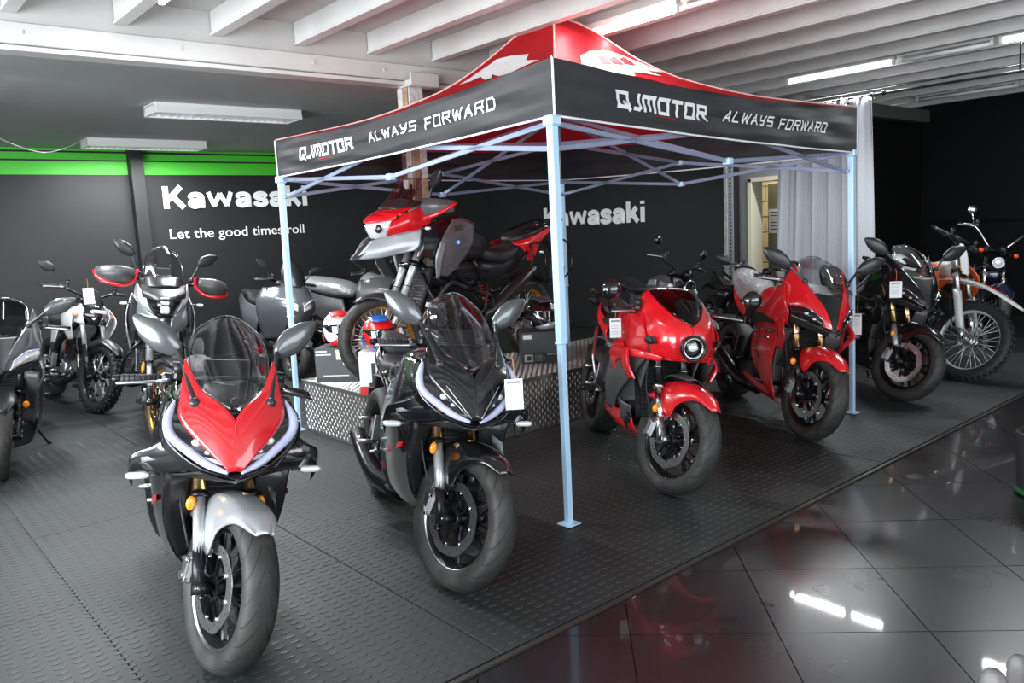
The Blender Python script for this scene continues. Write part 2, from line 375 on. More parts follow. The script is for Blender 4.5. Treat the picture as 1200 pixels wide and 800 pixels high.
wc = struct(MB().box((10.1, 6.2, 1.5), (.2, 2.8, 3.1)).build('wall_corridor', mat('cream_mortar', (.36, .30, .18), .8)))
for r in range(13):
    for cidx in range(7):
        y0 = 4.93+cidx*.41+(.2 if r % 2 else 0)
        MB().box((9.99, y0+.2, r*.21+.105), (.03, .40, .20), bev=.006).build('block', CREAM, wc)
struct(MB().box((9.36, 7.5, 1.5), (1.28, .1, 3.1)).build('wall_corridor_end', WALLW)); struct(MB().box((9.3, 6.2, 2.5), (1.5, 2.7, .06)).build('ceiling_corridor', CEILW))
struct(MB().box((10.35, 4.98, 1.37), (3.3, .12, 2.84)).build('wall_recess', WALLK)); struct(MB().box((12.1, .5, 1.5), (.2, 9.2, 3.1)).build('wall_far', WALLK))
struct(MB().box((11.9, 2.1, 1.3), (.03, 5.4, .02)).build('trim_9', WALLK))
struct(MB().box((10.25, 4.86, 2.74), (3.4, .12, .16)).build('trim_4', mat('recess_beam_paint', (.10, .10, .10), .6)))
lw = MB(); lw.box((-3.1, 3.5, .2), (.2, 15.2, .4)); lw.box((-3.1, 3.5, 2.85), (.2, 15.2, .5)); lw.box((-3.1, -2.6, 1.5), (.2, 3.0, 3)); lw.box((-3.1, 8.3, 1.5), (.2, 5.0, 3))
struct(lw.build('wall_left', WALLW))
fwl = MB(); fwl.box((4.5, -4.1, .15), (15.4, .2, .3)); fwl.box((4.5, -4.1, 2.85), (15.4, .2, .5)); fwl.box((-2.2, -4.1, 1.5), (2, .2, 3)); fwl.box((9.3, -4.1, 1.5), (5.6, .2, 3))
struct(fwl.build('wall_front', WALLW))
wf = MB()
for i in range(6): wf.box((-1.2+i*1.54, -4.05, 1.45), (.07, .08, 2.4))
struct(wf.build('window_1', BMT)); wf = MB()
for i in range(6): wf.box((-3.05, -1.0+i*1.35, 1.5), (.08, .07, 2.3))
struct(wf.build('window_2', BMT))

# ------------------------------------------------------------ ceiling
cl = struct(MB().box((4.5, .6, 3.09), (15.6, 9.8, .12)).build('ceiling', CEILW))
for i in range(-11, 14):
    jx = 4.0+.6*i; j = MB(); y1 = 5.47
    j.box((jx, (y1-3.9)/2, 2.96), (.055, y1+3.9, .145)); j.box((jx, (y1-3.9)/2, 2.883), (.085, y1+3.9, .016), bev=.003)
    j.build('joist', JOI, cl)
sof = struct(MB().box((2.7, 7.95, 2.72), (11.6, 4.75, .12)).build('ceiling_soffit', CEILG))
bm_ = MB(); bm_.box((4.4, 5.52, 2.765), (15.0, .12, .125), bev=.006); bm_.box((2.7, 5.50, 2.674), (11.6, .14, .028), bev=.003); bm_.box((2.7, 5.535, 2.695), (11.6, .08, .02))
struct(bm_.build('trim_5', JOI)); struct(MB().box((4.4, 5.50, 2.93), (15.0, .04, .21)).build('trim_6', CEILW))
for x in (1.05, 1.95, 2.9, 3.5, 4.45, 5.4):
    MB().cyl((x, 5.462, 2.77), (x, 5.452, 2.77), .013, n=8).build('bolt_head', JOI, bpy.data.objects['trim_5'])
# pillar under the beam, tiled
pil = MB().box((3.765, 5.52, 1.32), (.135, .135, 2.64)).build('trim_7', mat('pillar_core', (.18, .16, .15), .7)); struct(pil)
PT = [mat('pillar_tile_pale', (.62, .60, .58), .35, nvar=(30, .2)), mat('pillar_tile_brown', (.16, .085, .07), .35, nvar=(40, .3)), mat('pillar_tile_buff', (.40, .27, .18), .4, nvar=(20, .3))]
for r in range(11):
    for q in range(2):
        z = .14+r*.24
        mt = PT[0] if z > 2.2 else PT[(q+r) % 3]  # upper front tiles all pale: whitish glare put into the tile colour
        MB().box((3.765-.034+q*.068, 5.446, z), (.065, .014, .23), bev=.003).build('pillar_tile', mt, pil)
        MB().box((3.691, 5.52-.034+q*.068, z), (.014, .065, .23), bev=.003).build('pillar_tile', PT[(q+r+1) % 3], pil)
cp = MB(); cp.box((3.80, 5.44, 2.672), (.27, .16, .05), bev=.004); cp.box((3.80, 5.36, 2.70), (.27, .02, .10), bev=.004)
struct(cp.build('trim_8', JOI))

# ------------------------------------------------------------ strip lights
TUBE = mat('fluorescent_tube', (.9, .9, .9), .4, emit=(.93, .97, 1.0), es=5); TUBE2 = mat('shaded_fluorescent_tube', (.9, .9, .9), .4, emit=(.93, .97, 1.0), es=1.6); FIX = mat('fitting_enamel', (.70, .70, .67), .4)
LOUV = mat('aluminium_louvre', (.75, .76, .8), .15, .9); TUBEO = mat('unlit_tube', (.75, .76, .78), .25)
def batten(x, y0, y1, label, lit=True, z=2.91, watt=34):
    t = thing('strip_light', label, 'ceiling light', (x, (y0+y1)/2, z), group=None)
    ym = (y0+y1)/2; L = y1-y0
    MB().box((0, 0, .022), (.075, L, .045), bev=.006).build('housing', FIX, t)
    for s in (-1, 1): MB().box((0, s*(L/2-.02), -.022), (.035, .03, .055), bev=.005).build('lamp_holder', FIX, t)
    tb = MB().cyl((0, -L/2+.035, -.03), (0, L/2-.035, -.03), .019, n=12).build('tube', TUBE if lit else TUBEO, t)
    if lit: 
        l = area_light('strip_light_glow', (x, ym, z-.062), (0, 0, -1), .03, L-.1, watt, (.95, .98, 1))
    return t
batten(4.515, 3.42, 4.55, 'lit white tube light on the ceiling directly over the canopy peak', watt=2.5)
batten(4.515, 2.24, 3.38, 'unlit white batten light at the top edge, ahead of the tube over the canopy', lit=False)
batten(8.0, 3.54, 4.68, 'bright lit tube light on the ceiling above the canopy, beside the curtain top')
batten(7.98, 2.68, 3.50, 'unlit white batten light between two lit tubes on the right ceiling', lit=False)
batten(7.96, 1.45, 2.64, 'bright lit tube light at the upper right edge of the photo')
batten(4.10, 2.95, 4.05, 'lit tube light touching the top edge of the photo right above the canopy peak', z=2.95, watt=5)
batten(11.1, 3.45, 4.64, 'dim white batten light high in the dark recess at the far right', lit=False)
batten(1.66, 3.7, 4.88, 'lit tube light end between joists at the top left edge')
batten(1.0, 6.3, 7.5, 'bright tube light under the grey soffit at the far left edge', z=2.61, watt=60)
for k, (xa, xb, yy, lb) in enumerate(((2.2, 3.48, 7.0, 'white louvred ceiling light on the grey soffit, the nearer and larger of two'), (2.26, 3.5, 9.42, 'white louvred ceiling light on the grey soffit close to the green stripes'))):
    t = thing('louvre_light', lb, 'ceiling light', ((xa+xb)/2, yy, 2.66)); L = xb-xa
    h = MB(); h.box((0, 0, -.012), (L, .3, .024), bev=.004); h.box((0, .135, -.05), (L, .03, .075), R=rotm('X', 12), bev=.004); h.box((0, -.135, -.05), (L, .03, .075), R=rotm('X', -12), bev=.004)
    for s in (-1, 1): h.box((s*(L/2-.01), 0, -.05), (.02, .27, .07))
    h.build('housing', FIX, t)
    lv = MB()
    for i in range(19): lv.box((-L/2+.06+i*(L-.12)/18, 0, -.07), (.006, .23, .028))
    lv.box((0, 0, -.07), (L-.06, .012, .03)); lv.build('louvre', LOUV, t)
    for s in (-1, 1): MB().cyl((-L/2+.04, s*.06, -.042), (L/2-.04, s*.06, -.042), .013, n=10).build('tube', TUBE2, t)
    area_light('louvre_light_glow', ((xa+xb)/2, yy, 2.55), (0, 0, -1), 1.1, .2, 62, (.95, .98, 1))
area_light('corridor_lamp', (9.2, 5.6, 2.42), (0, 0, -1), .5, .5, 16, (1, .90, .66))
tag(MB().tube([(.95, 7.5, 2.64), (1.3, 8.2, 2.50), (1.75, 8.9, 2.46), (2.05, 9.25, 2.55), (2.2, 9.38, 2.62)], .006, 6, sub=5).build('cable', WHT), 'thin white electric cable drooping from the soffit by the left strip light', 'cable')

# ------------------------------------------------------------ wall lettering
def sign(name, s, size, M, label, bold=.0, sx=1, ext=.006, m=LETW, sp=1.0):
    me = text_mesh(s, size, bold, ext, sx, sp); me.materials.clear(); me.materials.append(m); o = put(name, me, None, M); return tag(o, label, 'sign')
def fitw(me_w, target): return target/me_w
def fit_sign(name, s, w, cap, M, label, bold=.0, m=LETW, sp=1.0, ext=.006):
    size = cap/.73; me = text_mesh(s, size, bold, ext, 1, sp); xs = [v.co.x for v in me.vertices]; k = w/(max(xs)-min(xs)); x0 = min(xs); ys = min(v.co.y for v in me.vertices)
    for v in me.vertices: v.co.x = (v.co.x-x0)*k
    me.materials.clear(); me.materials.append(m); o = put(name, me, None, M); tag(o, label, 'sign'); return o
MBW = Matrix(((1, 0, 0, 0), (0, 0, -1, 0), (0, 1, 0, 0), (0, 0, 0, 1)))      # faces -y
MRW = Matrix(((0, 0, -1, 0), (-1, 0, 0, 0), (0, 1, 0, 0), (0, 0, 0, 1)))     # faces -x
HEAVY = {'K': (.82, [[(.12, 0), (.12, 1)], [(.20, .40), (.66, .98)], [(.34, .56), (.72, .03)]]),
 'a': (.68, [[(.55, 0), (.55, .46), (.48, .58), (.34, .625), (.19, .59), (.12, .50)], [(.52, .37), (.30, .345), (.14, .27), (.13, .16), (.23, .085), (.38, .10), (.52, .20)]]),
 'w': (1.04, [[(.10, .72), (.28, .08)], [(.28, .08), (.52, .66)], [(.52, .66), (.76, .08)], [(.76, .08), (.94, .72)]]),
 's': (.62, [[(.53, .52), (.44, .61), (.27, .63), (.14, .55), (.17, .44), (.33, .375), (.48, .31), (.51, .18), (.40, .095), (.24, .09), (.09, .19)]]),
 'k': (.68, [[(.12, 0), (.12, 1)], [(.20, .30), (.52, .71)], [(.32, .42), (.58, .03)]]), 'i': (.24, [[(.12, 0), (.12, .73)], [(.12, .85), (.12, 1)]])}
def heavy_sign(wd, width, cap, M, label):
    t = bpy.data.objects.new('wall_lettering', None); COL.objects.link(t); t.matrix_world = M; tag(t, label, 'sign'); gap = .015
    tot = sum(HEAVY[c][0]+gap for c in wd)-gap; k = width/tot; x = 0
    for c in wd:
        dz_ = 0; mb = MB(); w_ = .235*cap*(.86 if c == 'w' else .93 if c in 'as' else 1.04)
        for st in HEAVY[c][1]:
            P = np.array([((x+p[0])*k, p[1]*cap, 0) for p in st]); P = catmull(P, (len(P)-1)*4+1) if len(P) > 2 else P
            for p, q in zip(P[:-1], P[1:]):
                dz_ += .00025; mb.beam(p, q, w_, .008+2*dz_, up=(0, 0, 1))
            for p in P[1:-1]: dz_ += .00025; mb.cyl(p-V3(0, 0, .004), p+V3(0, 0, .004+dz_), w_/2, n=16)
        mb.build('letter', LETW, t); x += HEAVY[c][0]+gap
    return t
heavy_sign('Kawasaki', 1.93, .272, Matrix.Translation((3.27, 10.292, 1.955))@MBW, 'large bold white name lettering on the black left wall above the slogan')
slg = thing('wall_slogan', 'thin white lettering reading Let the good times roll on the left wall', 'sign', (3.30, 10.293, 1.585))
me0 = text_mesh('Let the good times roll', .128/.73, 0, .004, 1, 1.02); kx = 1.81/max(v.co.x for v in me0.vertices); pre = ''
for wd in ('Let', 'the', 'good', 'times', 'roll'):
    x0 = max(v.co.x for v in text_mesh(pre+'|', .128/.73, 0, .004, 1, 1.02).vertices)-max(v.co.x for v in text_mesh('|', .128/.73, 0, .004, 1, 1.02).vertices) if pre else 0
    me = text_mesh(wd, .128/.73, 0, .004, 1, 1.02); me.materials.clear(); me.materials.append(LETW)
    for v in me.vertices: v.co.x = (v.co.x+x0)*kx
    put('word', me, slg, MBW); pre += wd+' '
heavy_sign('Kawasaki', 2.0, .285, Matrix.Translation((8.492, 9.06, 1.492))@MRW, 'large bold white name lettering on the right black wall behind the canopy leg')

# perforated steel upright at the end of the right wall
pc = thing('steel_upright', 'perforated galvanised steel upright standing at the end of the black wall', 'post', (8.42, 5.68, 0))
MB().box((0, .045, 1.32), (.05, .05, 2.64), bev=.004).build('post', mat('galvanised', (.40, .41, .42), .4, .7, nvar=(12, .3)), pc)
MB().box((0, -.02, 1.32), (.04, .08, 2.64), bev=.004).build('channel', mat('galvanised_shade', (.30, .31, .33), .35, .7), pc)
hp = MB()
for i in range(60): hp.box((-.021, -.02, .1+i*.043), (.004, .024, .02))
stuff(hp.build('slot', PLA, pc)); MB().box((.01, -.085, 1.32), (.05, .045, 2.64)).build('edge_board', PLA, pc)

# curtain and rod
cu = thing('curtain', 'tall pale grey pleated curtain hanging beside the doorway', 'curtain', (7.9, 4.2, 0))
ny, nz = 150, 26; yy = np.linspace(-.52, .55, ny); G = []
for j in range(nz):
    z = .06+(2.60-.06)*j/(nz-1); sp = 1-.12*(z/2.6)**2
    ph = yy*34+.8*np.sin(yy*7+1)+.5*np.sin(z*1.3); amp = .034+.014*np.sin(yy*11)
    G.append(np.stack([amp*np.sin(ph)+.012*np.sin(ph*2.1+z), yy*sp-.04*(1-sp), np.full(ny, z)], 1))
G = np.array(G); cm = MB(); V_ = G.reshape(-1, 3)
cm.add(V_, [(i*ny+j, i*ny+j+1, (i+1)*ny+j+1, (i+1)*ny+j) for i in range(nz-1) for j in range(ny-1)], 0, True)
CURT = mat('curtain_cloth', (.50, .505, .54), .75, nvar=(60, .05)); o = cm.build('cloth', CURT, cu); md = o.modifiers.new('thick', 'SOLIDIFY'); md.thickness = .004
for i in range(9):
    a = np.arange(14)*2*pi/14; MB().tube(np.stack([.026*np.cos(a), 0*a-.50+i*.125, 2.575+.026*np.sin(a)], 1), .005, 6, closed=True).build('eyelet', BMT, cu)
rd = thing('curtain_rod', 'thin black curtain rod running under the right ceiling joists', 'rod', (7.9, 3.0, 2.60))
MB().cyl((0, -2.0, 0), (0, 1.75, 0), .010, n=10).build('bar', PLA, rd); MB().cyl((.02, -2.0, .06), (.02, 1.75, .04), .006, n=8).build('cable', PLA, rd)
for y in (-.55, -1.7): MB().box((0, y, .13), (.012, .012, .27)).build('bracket', BMT, rd)
for y in (1.02, .72, .60): MB().ball((0, y, 0), .022).build('knob', BMT, rd)

# ------------------------------------------------------------ canopy
TC = {'n': V3(2.71, 2.79, 0), 'l': V3(2.71, 5.80, 0), 'r': V3(5.70, 2.79, 0), 'b': V3(5.70, 5.80, 0)}
ZT = {'n': 2.285, 'l': 2.245, 'r': 2.225, 'b': 2.24}; ZB = {'n': 2.02, 'l': 1.975, 'r': 1.91, 'b': 1.95}
CTR = V3(4.22, 4.3)
tent = thing('canopy', 'red and black pop-up canopy with white lettering on pale blue legs', 'canopy', (4.2, 4.3, 0))
TL = V3(4.2, 4.3, 0)
PR = [(0, 2.985), (.07, 2.945), (.145, 2.855), (.25, 2.69), (.33, 2.59), (.42, 2.50), (.57, 2.40), (.70, 2.335), (.85, 2.285), (1.0, 2.24)]
def prof(s): return float(np.interp(s, [p[0] for p in PR], [p[1] for p in PR]))
def roofpt(ea, eb, t, s, off=0):
    # ea, eb corner keys, t along the edge 0..1, s from peak 0..1
    A, B = TC[ea], TC[eb]; E_ = A*(1-t)+B*t; p = V3(*CTR, 0)*(1-s)+E_*s
    ze = ZT[ea]*(1-t)+ZT[eb]*t; sag = .05*sin(pi*t)*s*s + .10*sin(pi*t)*s*(1-s)
    p[2] = prof(s)+(ze-2.24)*s**3-sag+.006*sin(t*23+s*9)*s
    if off:
        n = np.cross(B-A, V3(*CTR, 0)-A); n = V3(n[0]*0, 0, 1); p = p+n*off
    return p
FABR = mat('red_canopy_cloth', (.60, .012, .022), .5, spec=.35)
def translucent(m, col, f):
    nt = m.node_tree; b = nt.nodes['Principled BSDF']; o = nt.nodes['Material Output']; t = nt.nodes.new('ShaderNodeBsdfTranslucent'); t.inputs[0].default_value = (*col, 1)
    x = nt.nodes.new('ShaderNodeMixShader'); x.inputs[0].default_value = f; nt.links.new(b.outputs[0], x.inputs[1]); nt.links.new(t.outputs[0], x.inputs[2]); nt.links.new(x.outputs[0], o.inputs[0])
translucent(FABR, (.85, .02, .03), .38); FABK = mat('black_canopy_cloth', (.018, .018, .02), .55)
FABU = mat('black_canopy_underside', (.008, .008, .009), .6)
nT, nS = 25, 22
for ea, eb in (('l', 'n'), ('n', 'r'), ('r', 'b'), ('b', 'l')):
    mb = MB(); Vv = [roofpt(ea, eb, j/(nT-1), max(i/(nS-1), .004))-TL for i in range(nS) for j in range(nT)]
    # lower outer rim of the far slopes is black underneath; cloth itself two coloured by panel
    mb.add(Vv, [(i*nT+j, i*nT+j+1, (i+1)*nT+j+1, (i+1)*nT+j) for i in range(nS-1) for j in range(nT-1)], 0, True)
    dark = False
    if not dark: mb.build('roof_panel', FABR, tent, recalc=False)
    else:
        mb.mi = [0 if (f//(nT-1)) < 11 else 1 for f in range(len(mb.f))]; mb.build('roof_panel', [FABR, FABK], tent, recalc=False)
def valpt(ea, eb, t, h, out=0):
    # h 0 bottom .. 1 top
    A, B = TC[ea], TC[eb]; p = A*(1-t)+B*t; top = ZT[ea]*(1-t)+ZT[eb]*t-.05*sin(pi*t); bot = ZB[ea]*(1-t)+ZB[eb]*t-.012*sin(pi*t)
    p = p.copy(); p[2] = bot*(1-h)+top*h; n = np.cross(B-A, V3(0, 0, 1)); n /= np.linalg.norm(n)
    w = sin(pi*t)**.3 if 0 < t < 1 else 0
    rp = (.006*sin(h*13+t*9+2*sin(t*5))+.004*sin(h*27-t*17)+.004*sin(h*7+t*31))*w
    return p+n*(rp+.004+out)
for k, (ea, eb) in enumerate((('l', 'n'), ('n', 'r'), ('r', 'b'), ('b', 'l'))):
    mb = MB(); a, b = 61, 13
    mb.add([valpt(ea, eb, j/(a-1), i/(b-1))-TL for i in range(b) for j in range(a)], [(i*a+j, i*a+j+1, (i+1)*a+j+1, (i+1)*a+j) for i in range(b-1) for j in range(a-1)], 0, True)
    vo = mb.build('valance', FABK, tent, recalc=False)
    mb = MB(); mb.tube([valpt(ea, eb, j/30, 0)-TL for j in range(31)], .006, 6); mb.tube([valpt(ea, eb, 0, h/4, .002)-TL for h in range(5)], .006, 6)
    mb.build('piping', PRINTW, vo)
for kk in 'nlr':
    P_ = [V3(*CTR, 0)*(1-s)+TC[kk]*s for s in np.linspace(0.01, 1, 16)]
    for s, p in zip(np.linspace(0.01, 1, 16), P_): p[2] = prof(s)+(ZT[kk]-2.24)*s**3+.004
    MB().tube(np.array(P_)-TL, .006, 6).build('hip_seam', mat('pink_seam', (.75, .45, .42), .6), tent)
# stroke lettering on the valance
GLY = {'Q': [[(0, 0), (0, 1), (.85, 1), (.85, 0), (.1, 0)], [(.5, .3), (.95, -.12)]], 'J': [[(.5, 1), (.5, .14), (.38, 0), (0, 0)]],
 'M': [[(0, 0), (0, 1), (.95, 1), (.95, 0)], [(.48, 1), (.48, .1)]], 'O': [[(0, 0), (0, 1), (.8, 1), (.8, 0), (0, 0)]],
 'T': [[(0, 1), (.8, 1)], [(.4, 1), (.4, 0)]], 'R': [[(0, 0), (0, 1), (.8, 1), (.8, .5), (.1, .5)], [(.45, .5), (.85, 0)]],
 'A': [[(0, 0), (.4, 1), (.8, 0)], [(.2, .35), (.62, .35)]], 'L': [[(0, 1), (0, 0), (.65, 0)]], 'W': [[(0, 1), (.22, 0), (.5, .8), (.78, 0), (1, 1)]],
 'Y': [[(0, 1), (.15, .5), (.7, .5)], [(.8, 1), (.5, 0), (.15, 0)]], 'S': [[(.75, 1), (0, 1), (0, .52), (.75, .52), (.75, 0), (0, 0)]],
 'F': [[(.75, 1), (0, 1), (0, 0)], [(0, .5), (.6, .5)]], 'D': [[(0, 0), (0, 1), (.6, 1), (.85, .75), (.75, 0), (0, 0)]]}
def strokes(word, fn, t0, t1, z0, z1, w, slant, gap=.42):
    adv = []; x = 0
    for ch in word:
        if ch == ' ': x += .9; continue
        wd = max(p[0] for s in GLY[ch] for p in s); adv.append((ch, x)); x += wd+gap
    x -= gap; out = []; S = (t1-t0)/x
    for ch, x0 in adv:
        mb = MB(); out.append(mb)
        for st in GLY[ch]:
            pts = [((x0+p[0]+slant*p[1])*S+t0, z0+(z1-z0)*p[1]) for p in st]
            for (a0, b0), (a1, b1) in zip(pts[:-1], pts[1:]):
                L = sqrt(((a1-a0)*3)**2+((b1-b0)*.27)**2)+1e-9; dx, dz = (a1-a0)*3/L, (b1-b0)*.27/L
                ex = w*.5; q = []; n = 4
                for i in range(n+1):
                    for sgn in (-1, 1):
                        f = -ex/L+i/n*(1+2*ex/L)
                        tt = a0+(a1-a0)*f-dz*sgn*w/2/3; hh = b0+(b1-b0)*f+dx*sgn*w/2/.27; q.append((tt, hh))
                P0 = [fn(t, h, .0035) for t, h in q]; P1 = [fn(t, h, .0015) for t, h in q]; m = len(q)
                F = [(2*i, 2*i+1, 2*i+3, 2*i+2) for i in range(n)]+[(m+2*i, m+2*i+2, m+2*i+3, m+2*i+1) for i in range(n)]
                F += [(0, 2, m+2, m)] if 0 else []
                mb.add(P0+P1, F)
    return out
LETT = PRINTW
# px on left valance: QJMOTOR 353-413, ALWAYS 432-487, FORWARD 499-580 ; right: 723-826, 848-904, 913-967
for (ea, eb), L in ((('l', 'n'), ((.133, .377, 'QJMOTOR', .38, .66, .0195), (.443, .617, 'ALWAYS', .46, .66, .0105), (.65, .857, 'FORWARD', .42, .64, .0105))),
                    (('n', 'r'), ((.15, .40, 'QJMOTOR', .36, .64, .0195), (.46, .63, 'ALWAYS', .42, .62, .0105), (.66, .853, 'FORWARD', .40, .60, .0105)))):
    fn = lambda t, h, o, ea=ea, eb=eb: valpt(ea, eb, t, h, o)-TL
    for t0, t1, wd, z0, z1, w in L:
        for q in strokes(wd, fn, t0, t1, z0, z1, w, .0 if wd[0] == 'Q' else .22): q.build('letter', LETT, tent, recalc=False)
    tm = (L[0][0]+L[0][1])/2
    mb = MB(); mb.add([fn(tm-.03, .27, .003), fn(tm+.03, .27, .003), fn(tm+.03, .29, .003), fn(tm-.03, .29, .003)], [(0, 1, 2, 3)]); mb.build('red_dash', FABR, tent, recalc=False)
def roof_print(ea, eb, poly, m, off=.007):
    bm = bmesh.new(); f = bm.faces.new([bm.verts.new((t, s, 0)) for t, s in poly]); bmesh.ops.triangulate(bm, faces=[f])
    bmesh.ops.subdivide_edges(bm, edges=bm.edges[:], cuts=4, use_grid_fill=True)
    for v in bm.verts: v.co = Vector(roofpt(ea, eb, v.co.x, v.co.y, off)-TL)
    me = bpy.data.meshes.new('roof_print'); bm.to_mesh(me); bm.free(); me.materials.append(m); put('roof_print', me, tent)
PRINTR = mat('roof_print_white', (.50, .47, .47), .6)
roof_print('l', 'n', [(.092, .365), (.105, .298), (.148, .236), (.384, .232), (.667, .252), (.695, .300), (.60, .294), (.86, .335), (.74, .345), (.55, .308), (.72, .345), (.62, .355), (.45, .320), (.58, .362), (.50, .365), (.36, .325), (.42, .362), (.35, .360), (.24, .33), (.184, .358)], PRINTW)
roof_print('n', 'r', [(.149, .468), (.269, .297), (.44, .249), (.70, .228), (.88, .257), (.955, .306), (.975, .352), (.90, .335), (.96, .375), (.85, .353), (.887, .40), (.671, .376), (.60, .43), (.50, .425), (.28, .533)], PRINTR)
for a in (.46, .59, .72): roof_print('n', 'r', [(a, .338-.02*(a > .5)), (a+.02, .285), (a+.12, .275), (a+.10, .325)], FABR if 0 else mat('red_print', (.62, .012, .02), .5), .014)
LEGM = mat('pale_blue_leg', (.50, .72, .93), .35, .1, .4); TRUM = mat('blue_grey_truss', (.30, .34, .48), .35, .4)
LEGS = {'n': ((2.70, 2.795), (2.715, 2.81), 2.02), 'l': ((2.70, 5.83), (2.72, 5.79), 1.975), 'r': ((5.70, 2.80), (5.675, 2.81), 1.93), 'b': ((5.66, 5.76), (5.66, 5.76), 1.95)}
for kk, (ft, tp, z) in LEGS.items():
    F0 = V3(*ft, .008)-TL; T0 = V3(*tp, z)-TL; q = F0+(T0-F0)*.46
    lg = MB(); lg.beam(F0, q+(q-F0)*.0, .034, .034, up=(1, .0, 0), bev=.003); lg.beam(q, T0, .042, .042, up=(1, 0, 0), bev=.003)
    lg.box(q, (.048, .048, .012), bev=.003); lo = lg.build('leg', LEGM, tent)
    MB().box(F0+V3(0, 0, .0), (.085, .085, .006)).build('foot_plate', LEGM, lo)
    MB().box(T0+V3(0, 0, -.02), (.07, .07, .05), bev=.008).build('corner_bracket', LEGM, lo)
def leg_at(kk, z):
    ft, tp, zt = LEGS[kk]; f = z/zt; return V3(ft[0]+(tp[0]-ft[0])*f, ft[1]+(tp[1]-ft[1])*f, z)-TL
tr = 0
pk = V3(4.22, 4.3, 2.30)-TL
MB().cyl(pk+V3(0, 0, -.25), V3(4.22, 4.3, 2.955)-TL, .018, n=10).build('peak_post', TRUM, tent)
def bar(a, b): MB().beam(a, b, .014, .026, bev=.002).build('truss_bar', TRUM, tent)
MIDS = {}
for ea, eb in (('l', 'n'), ('n', 'r'), ('r', 'b'), ('b', 'l')):
    A1, B1 = leg_at(ea, LEGS[ea][2]-.02), leg_at(eb, LEGS[eb][2]-.02); A0, B0 = A1-V3(0, 0, .13), B1-V3(0, 0, .13)
    inn = -np.cross(B1-A1, V3(0, 0, 1)); inn /= np.linalg.norm(inn); inn *= .03
    mt, ml = (A1+B1)/2+inn+V3(0, 0, .06), (A1+B1)/2+inn-V3(0, 0, .12); q1, q3 = (A1*.75+B1*.25)+inn, (A1*.25+B1*.75)+inn
    bar(A1+inn, ml); bar(A0+inn, mt); bar(B1+inn, ml); bar(B0+inn, mt); MIDS[ea+eb] = (mt, ml)
    MB().box(mt, (.05, .05, .04), bev=.006).build('truss_joint', LEGM, tent); MB().box(ml, (.05, .05, .04), bev=.006).build('truss_joint', LEGM, tent)
    bar(ml, pk+V3(0, 0, .0)); bar(mt, pk+V3(0, 0, -.2))
MB().box(pk, (.07, .07, .06), bev=.01).build('peak_joint', TRUM, tent)

# ------------------------------------------------------------ podium of tread plate
ALP = mat('tread_plate', (.22, .215, .205), .38, .75, nvar=(5, .12)); ALD = mat('tread_plate_stud', (.50, .485, .46), .3, .8)
def podium(name, x0, x1, y0, y1, h, label):
    t = thing(name, label, 'podium', ((x0+x1)/2, (y0+y1)/2, 0)); cx, cy = (x0+x1)/2, (y0+y1)/2
    MB().box((0, 0, h/2), (x1-x0, y1-y0, h), bev=.004).build('body', ALP, t)
    mb = MB(); L, w, th = .017, .0075, .003
    def dia(c, U, Vv, N, horiz):
        c = np.asarray(c, float); P = [c+U*L*1.25, c+Vv*w*1.25, c-U*L*1.25, c-Vv*w*1.25]; Q = [p*.72+c*.28+N*th for p in P]
        mb.add(P+Q, [(0, 1, 5, 4), (1, 2, 6, 5), (2, 3, 7, 6), (3, 0, 4, 7), (4, 5, 6, 7)])
    X, Y, Z = np.eye(3); s = .0275
    def face(o, A, B, la, lb, N):
        na, nb_ = int(la/s), int(lb/s)
        for i in range(1, na):
            for j in range(1, nb_):
                if (i+j) % 2: dia(o+A*i*s+B*j*s, B if 1 else A, A, N, 0)
    face(V3(x0-cx, y0-cy, 0), X, Z, x1-x0, h, -Y); face(V3(x0-cx, y0-cy, 0), Y, Z, y1-y0, h, -X); face(V3(x0-cx, y0-cy, h), X, Y, x1-x0, y1-y0, Z)
    stuff(mb.build('tread_stud', ALD, t, recalc=False)); ed = MB()
    for a, b in (((x0, y0), (x1, y0)), ((x0, y0), (x0, y1))): ed.beam(V3(a[0]-cx, a[1]-cy, h-.002), V3(b[0]-cx, b[1]-cy, h-.002), .012, .012, bev=.002)
    ed.build('edge_trim', ALP, t); return t
podium('display_podium', 2.755, 3.66, 4.32, 5.83, .405, 'tread plate metal podium section nearest the left canopy leg')
podium('display_podium', 3.674, 5.72, 4.32, 5.38, .405, 'long tread plate metal podium section behind the black and the red bike')

# ------------------------------------------------------------ boxes, helmets, tags
CARD = mat('dark_grey_card', (.045, .047, .052), .5); CARD2 = mat('darker_card', (.018, .018, .020), .5); CWH = mat('white_card', (.62, .63, .64), .5)
def carton(label, loc, d, rz, deco, m=CARD):
    t = thing('carton', label, 'box', loc, rotm('Z', rz)); MB().box((0, 0, d[2]/2), d, bev=.003).build('box_body', m, t); deco(t, d); return t
def dpanel(t, d, x0, x1, z0, z1, m, name='label_patch', face='y', off=.0012):
    if face == 'y': MB().box((x0+(x1-x0)/2-d[0]/2, -d[1]/2-off/2, (z0+z1)/2), (x1-x0, off, z1-z0)).build(name, m, t)
    else: MB().box((-d[0]/2-off/2, -(x0+(x1-x0)/2-d[1]/2), (z0+z1)/2), (off, x1-x0, z1-z0)).build(name, m, t)
def deco1(t, d):
    for f in 'y': 
        dpanel(t, d, 0, d[0], 0, .035, CARD2, 'lower_band'); dpanel(t, d, .06, d[0]-.07, .045, .052, CWH, 'print_line')
        dpanel(t, d, .17, .30, d[2]-.09, d[2]-.015, mat('cream_label', (.72, .68, .50), .6)); dpanel(t, d, .22, .30, .13, .19, CWH)
        dpanel(t, d, .01, .10, d[2]-.03, d[2]-.02, CWH, 'print_line'); dpanel(t, d, .01, .13, d[2]-.055, d[2]-.045, CWH, 'print_line')
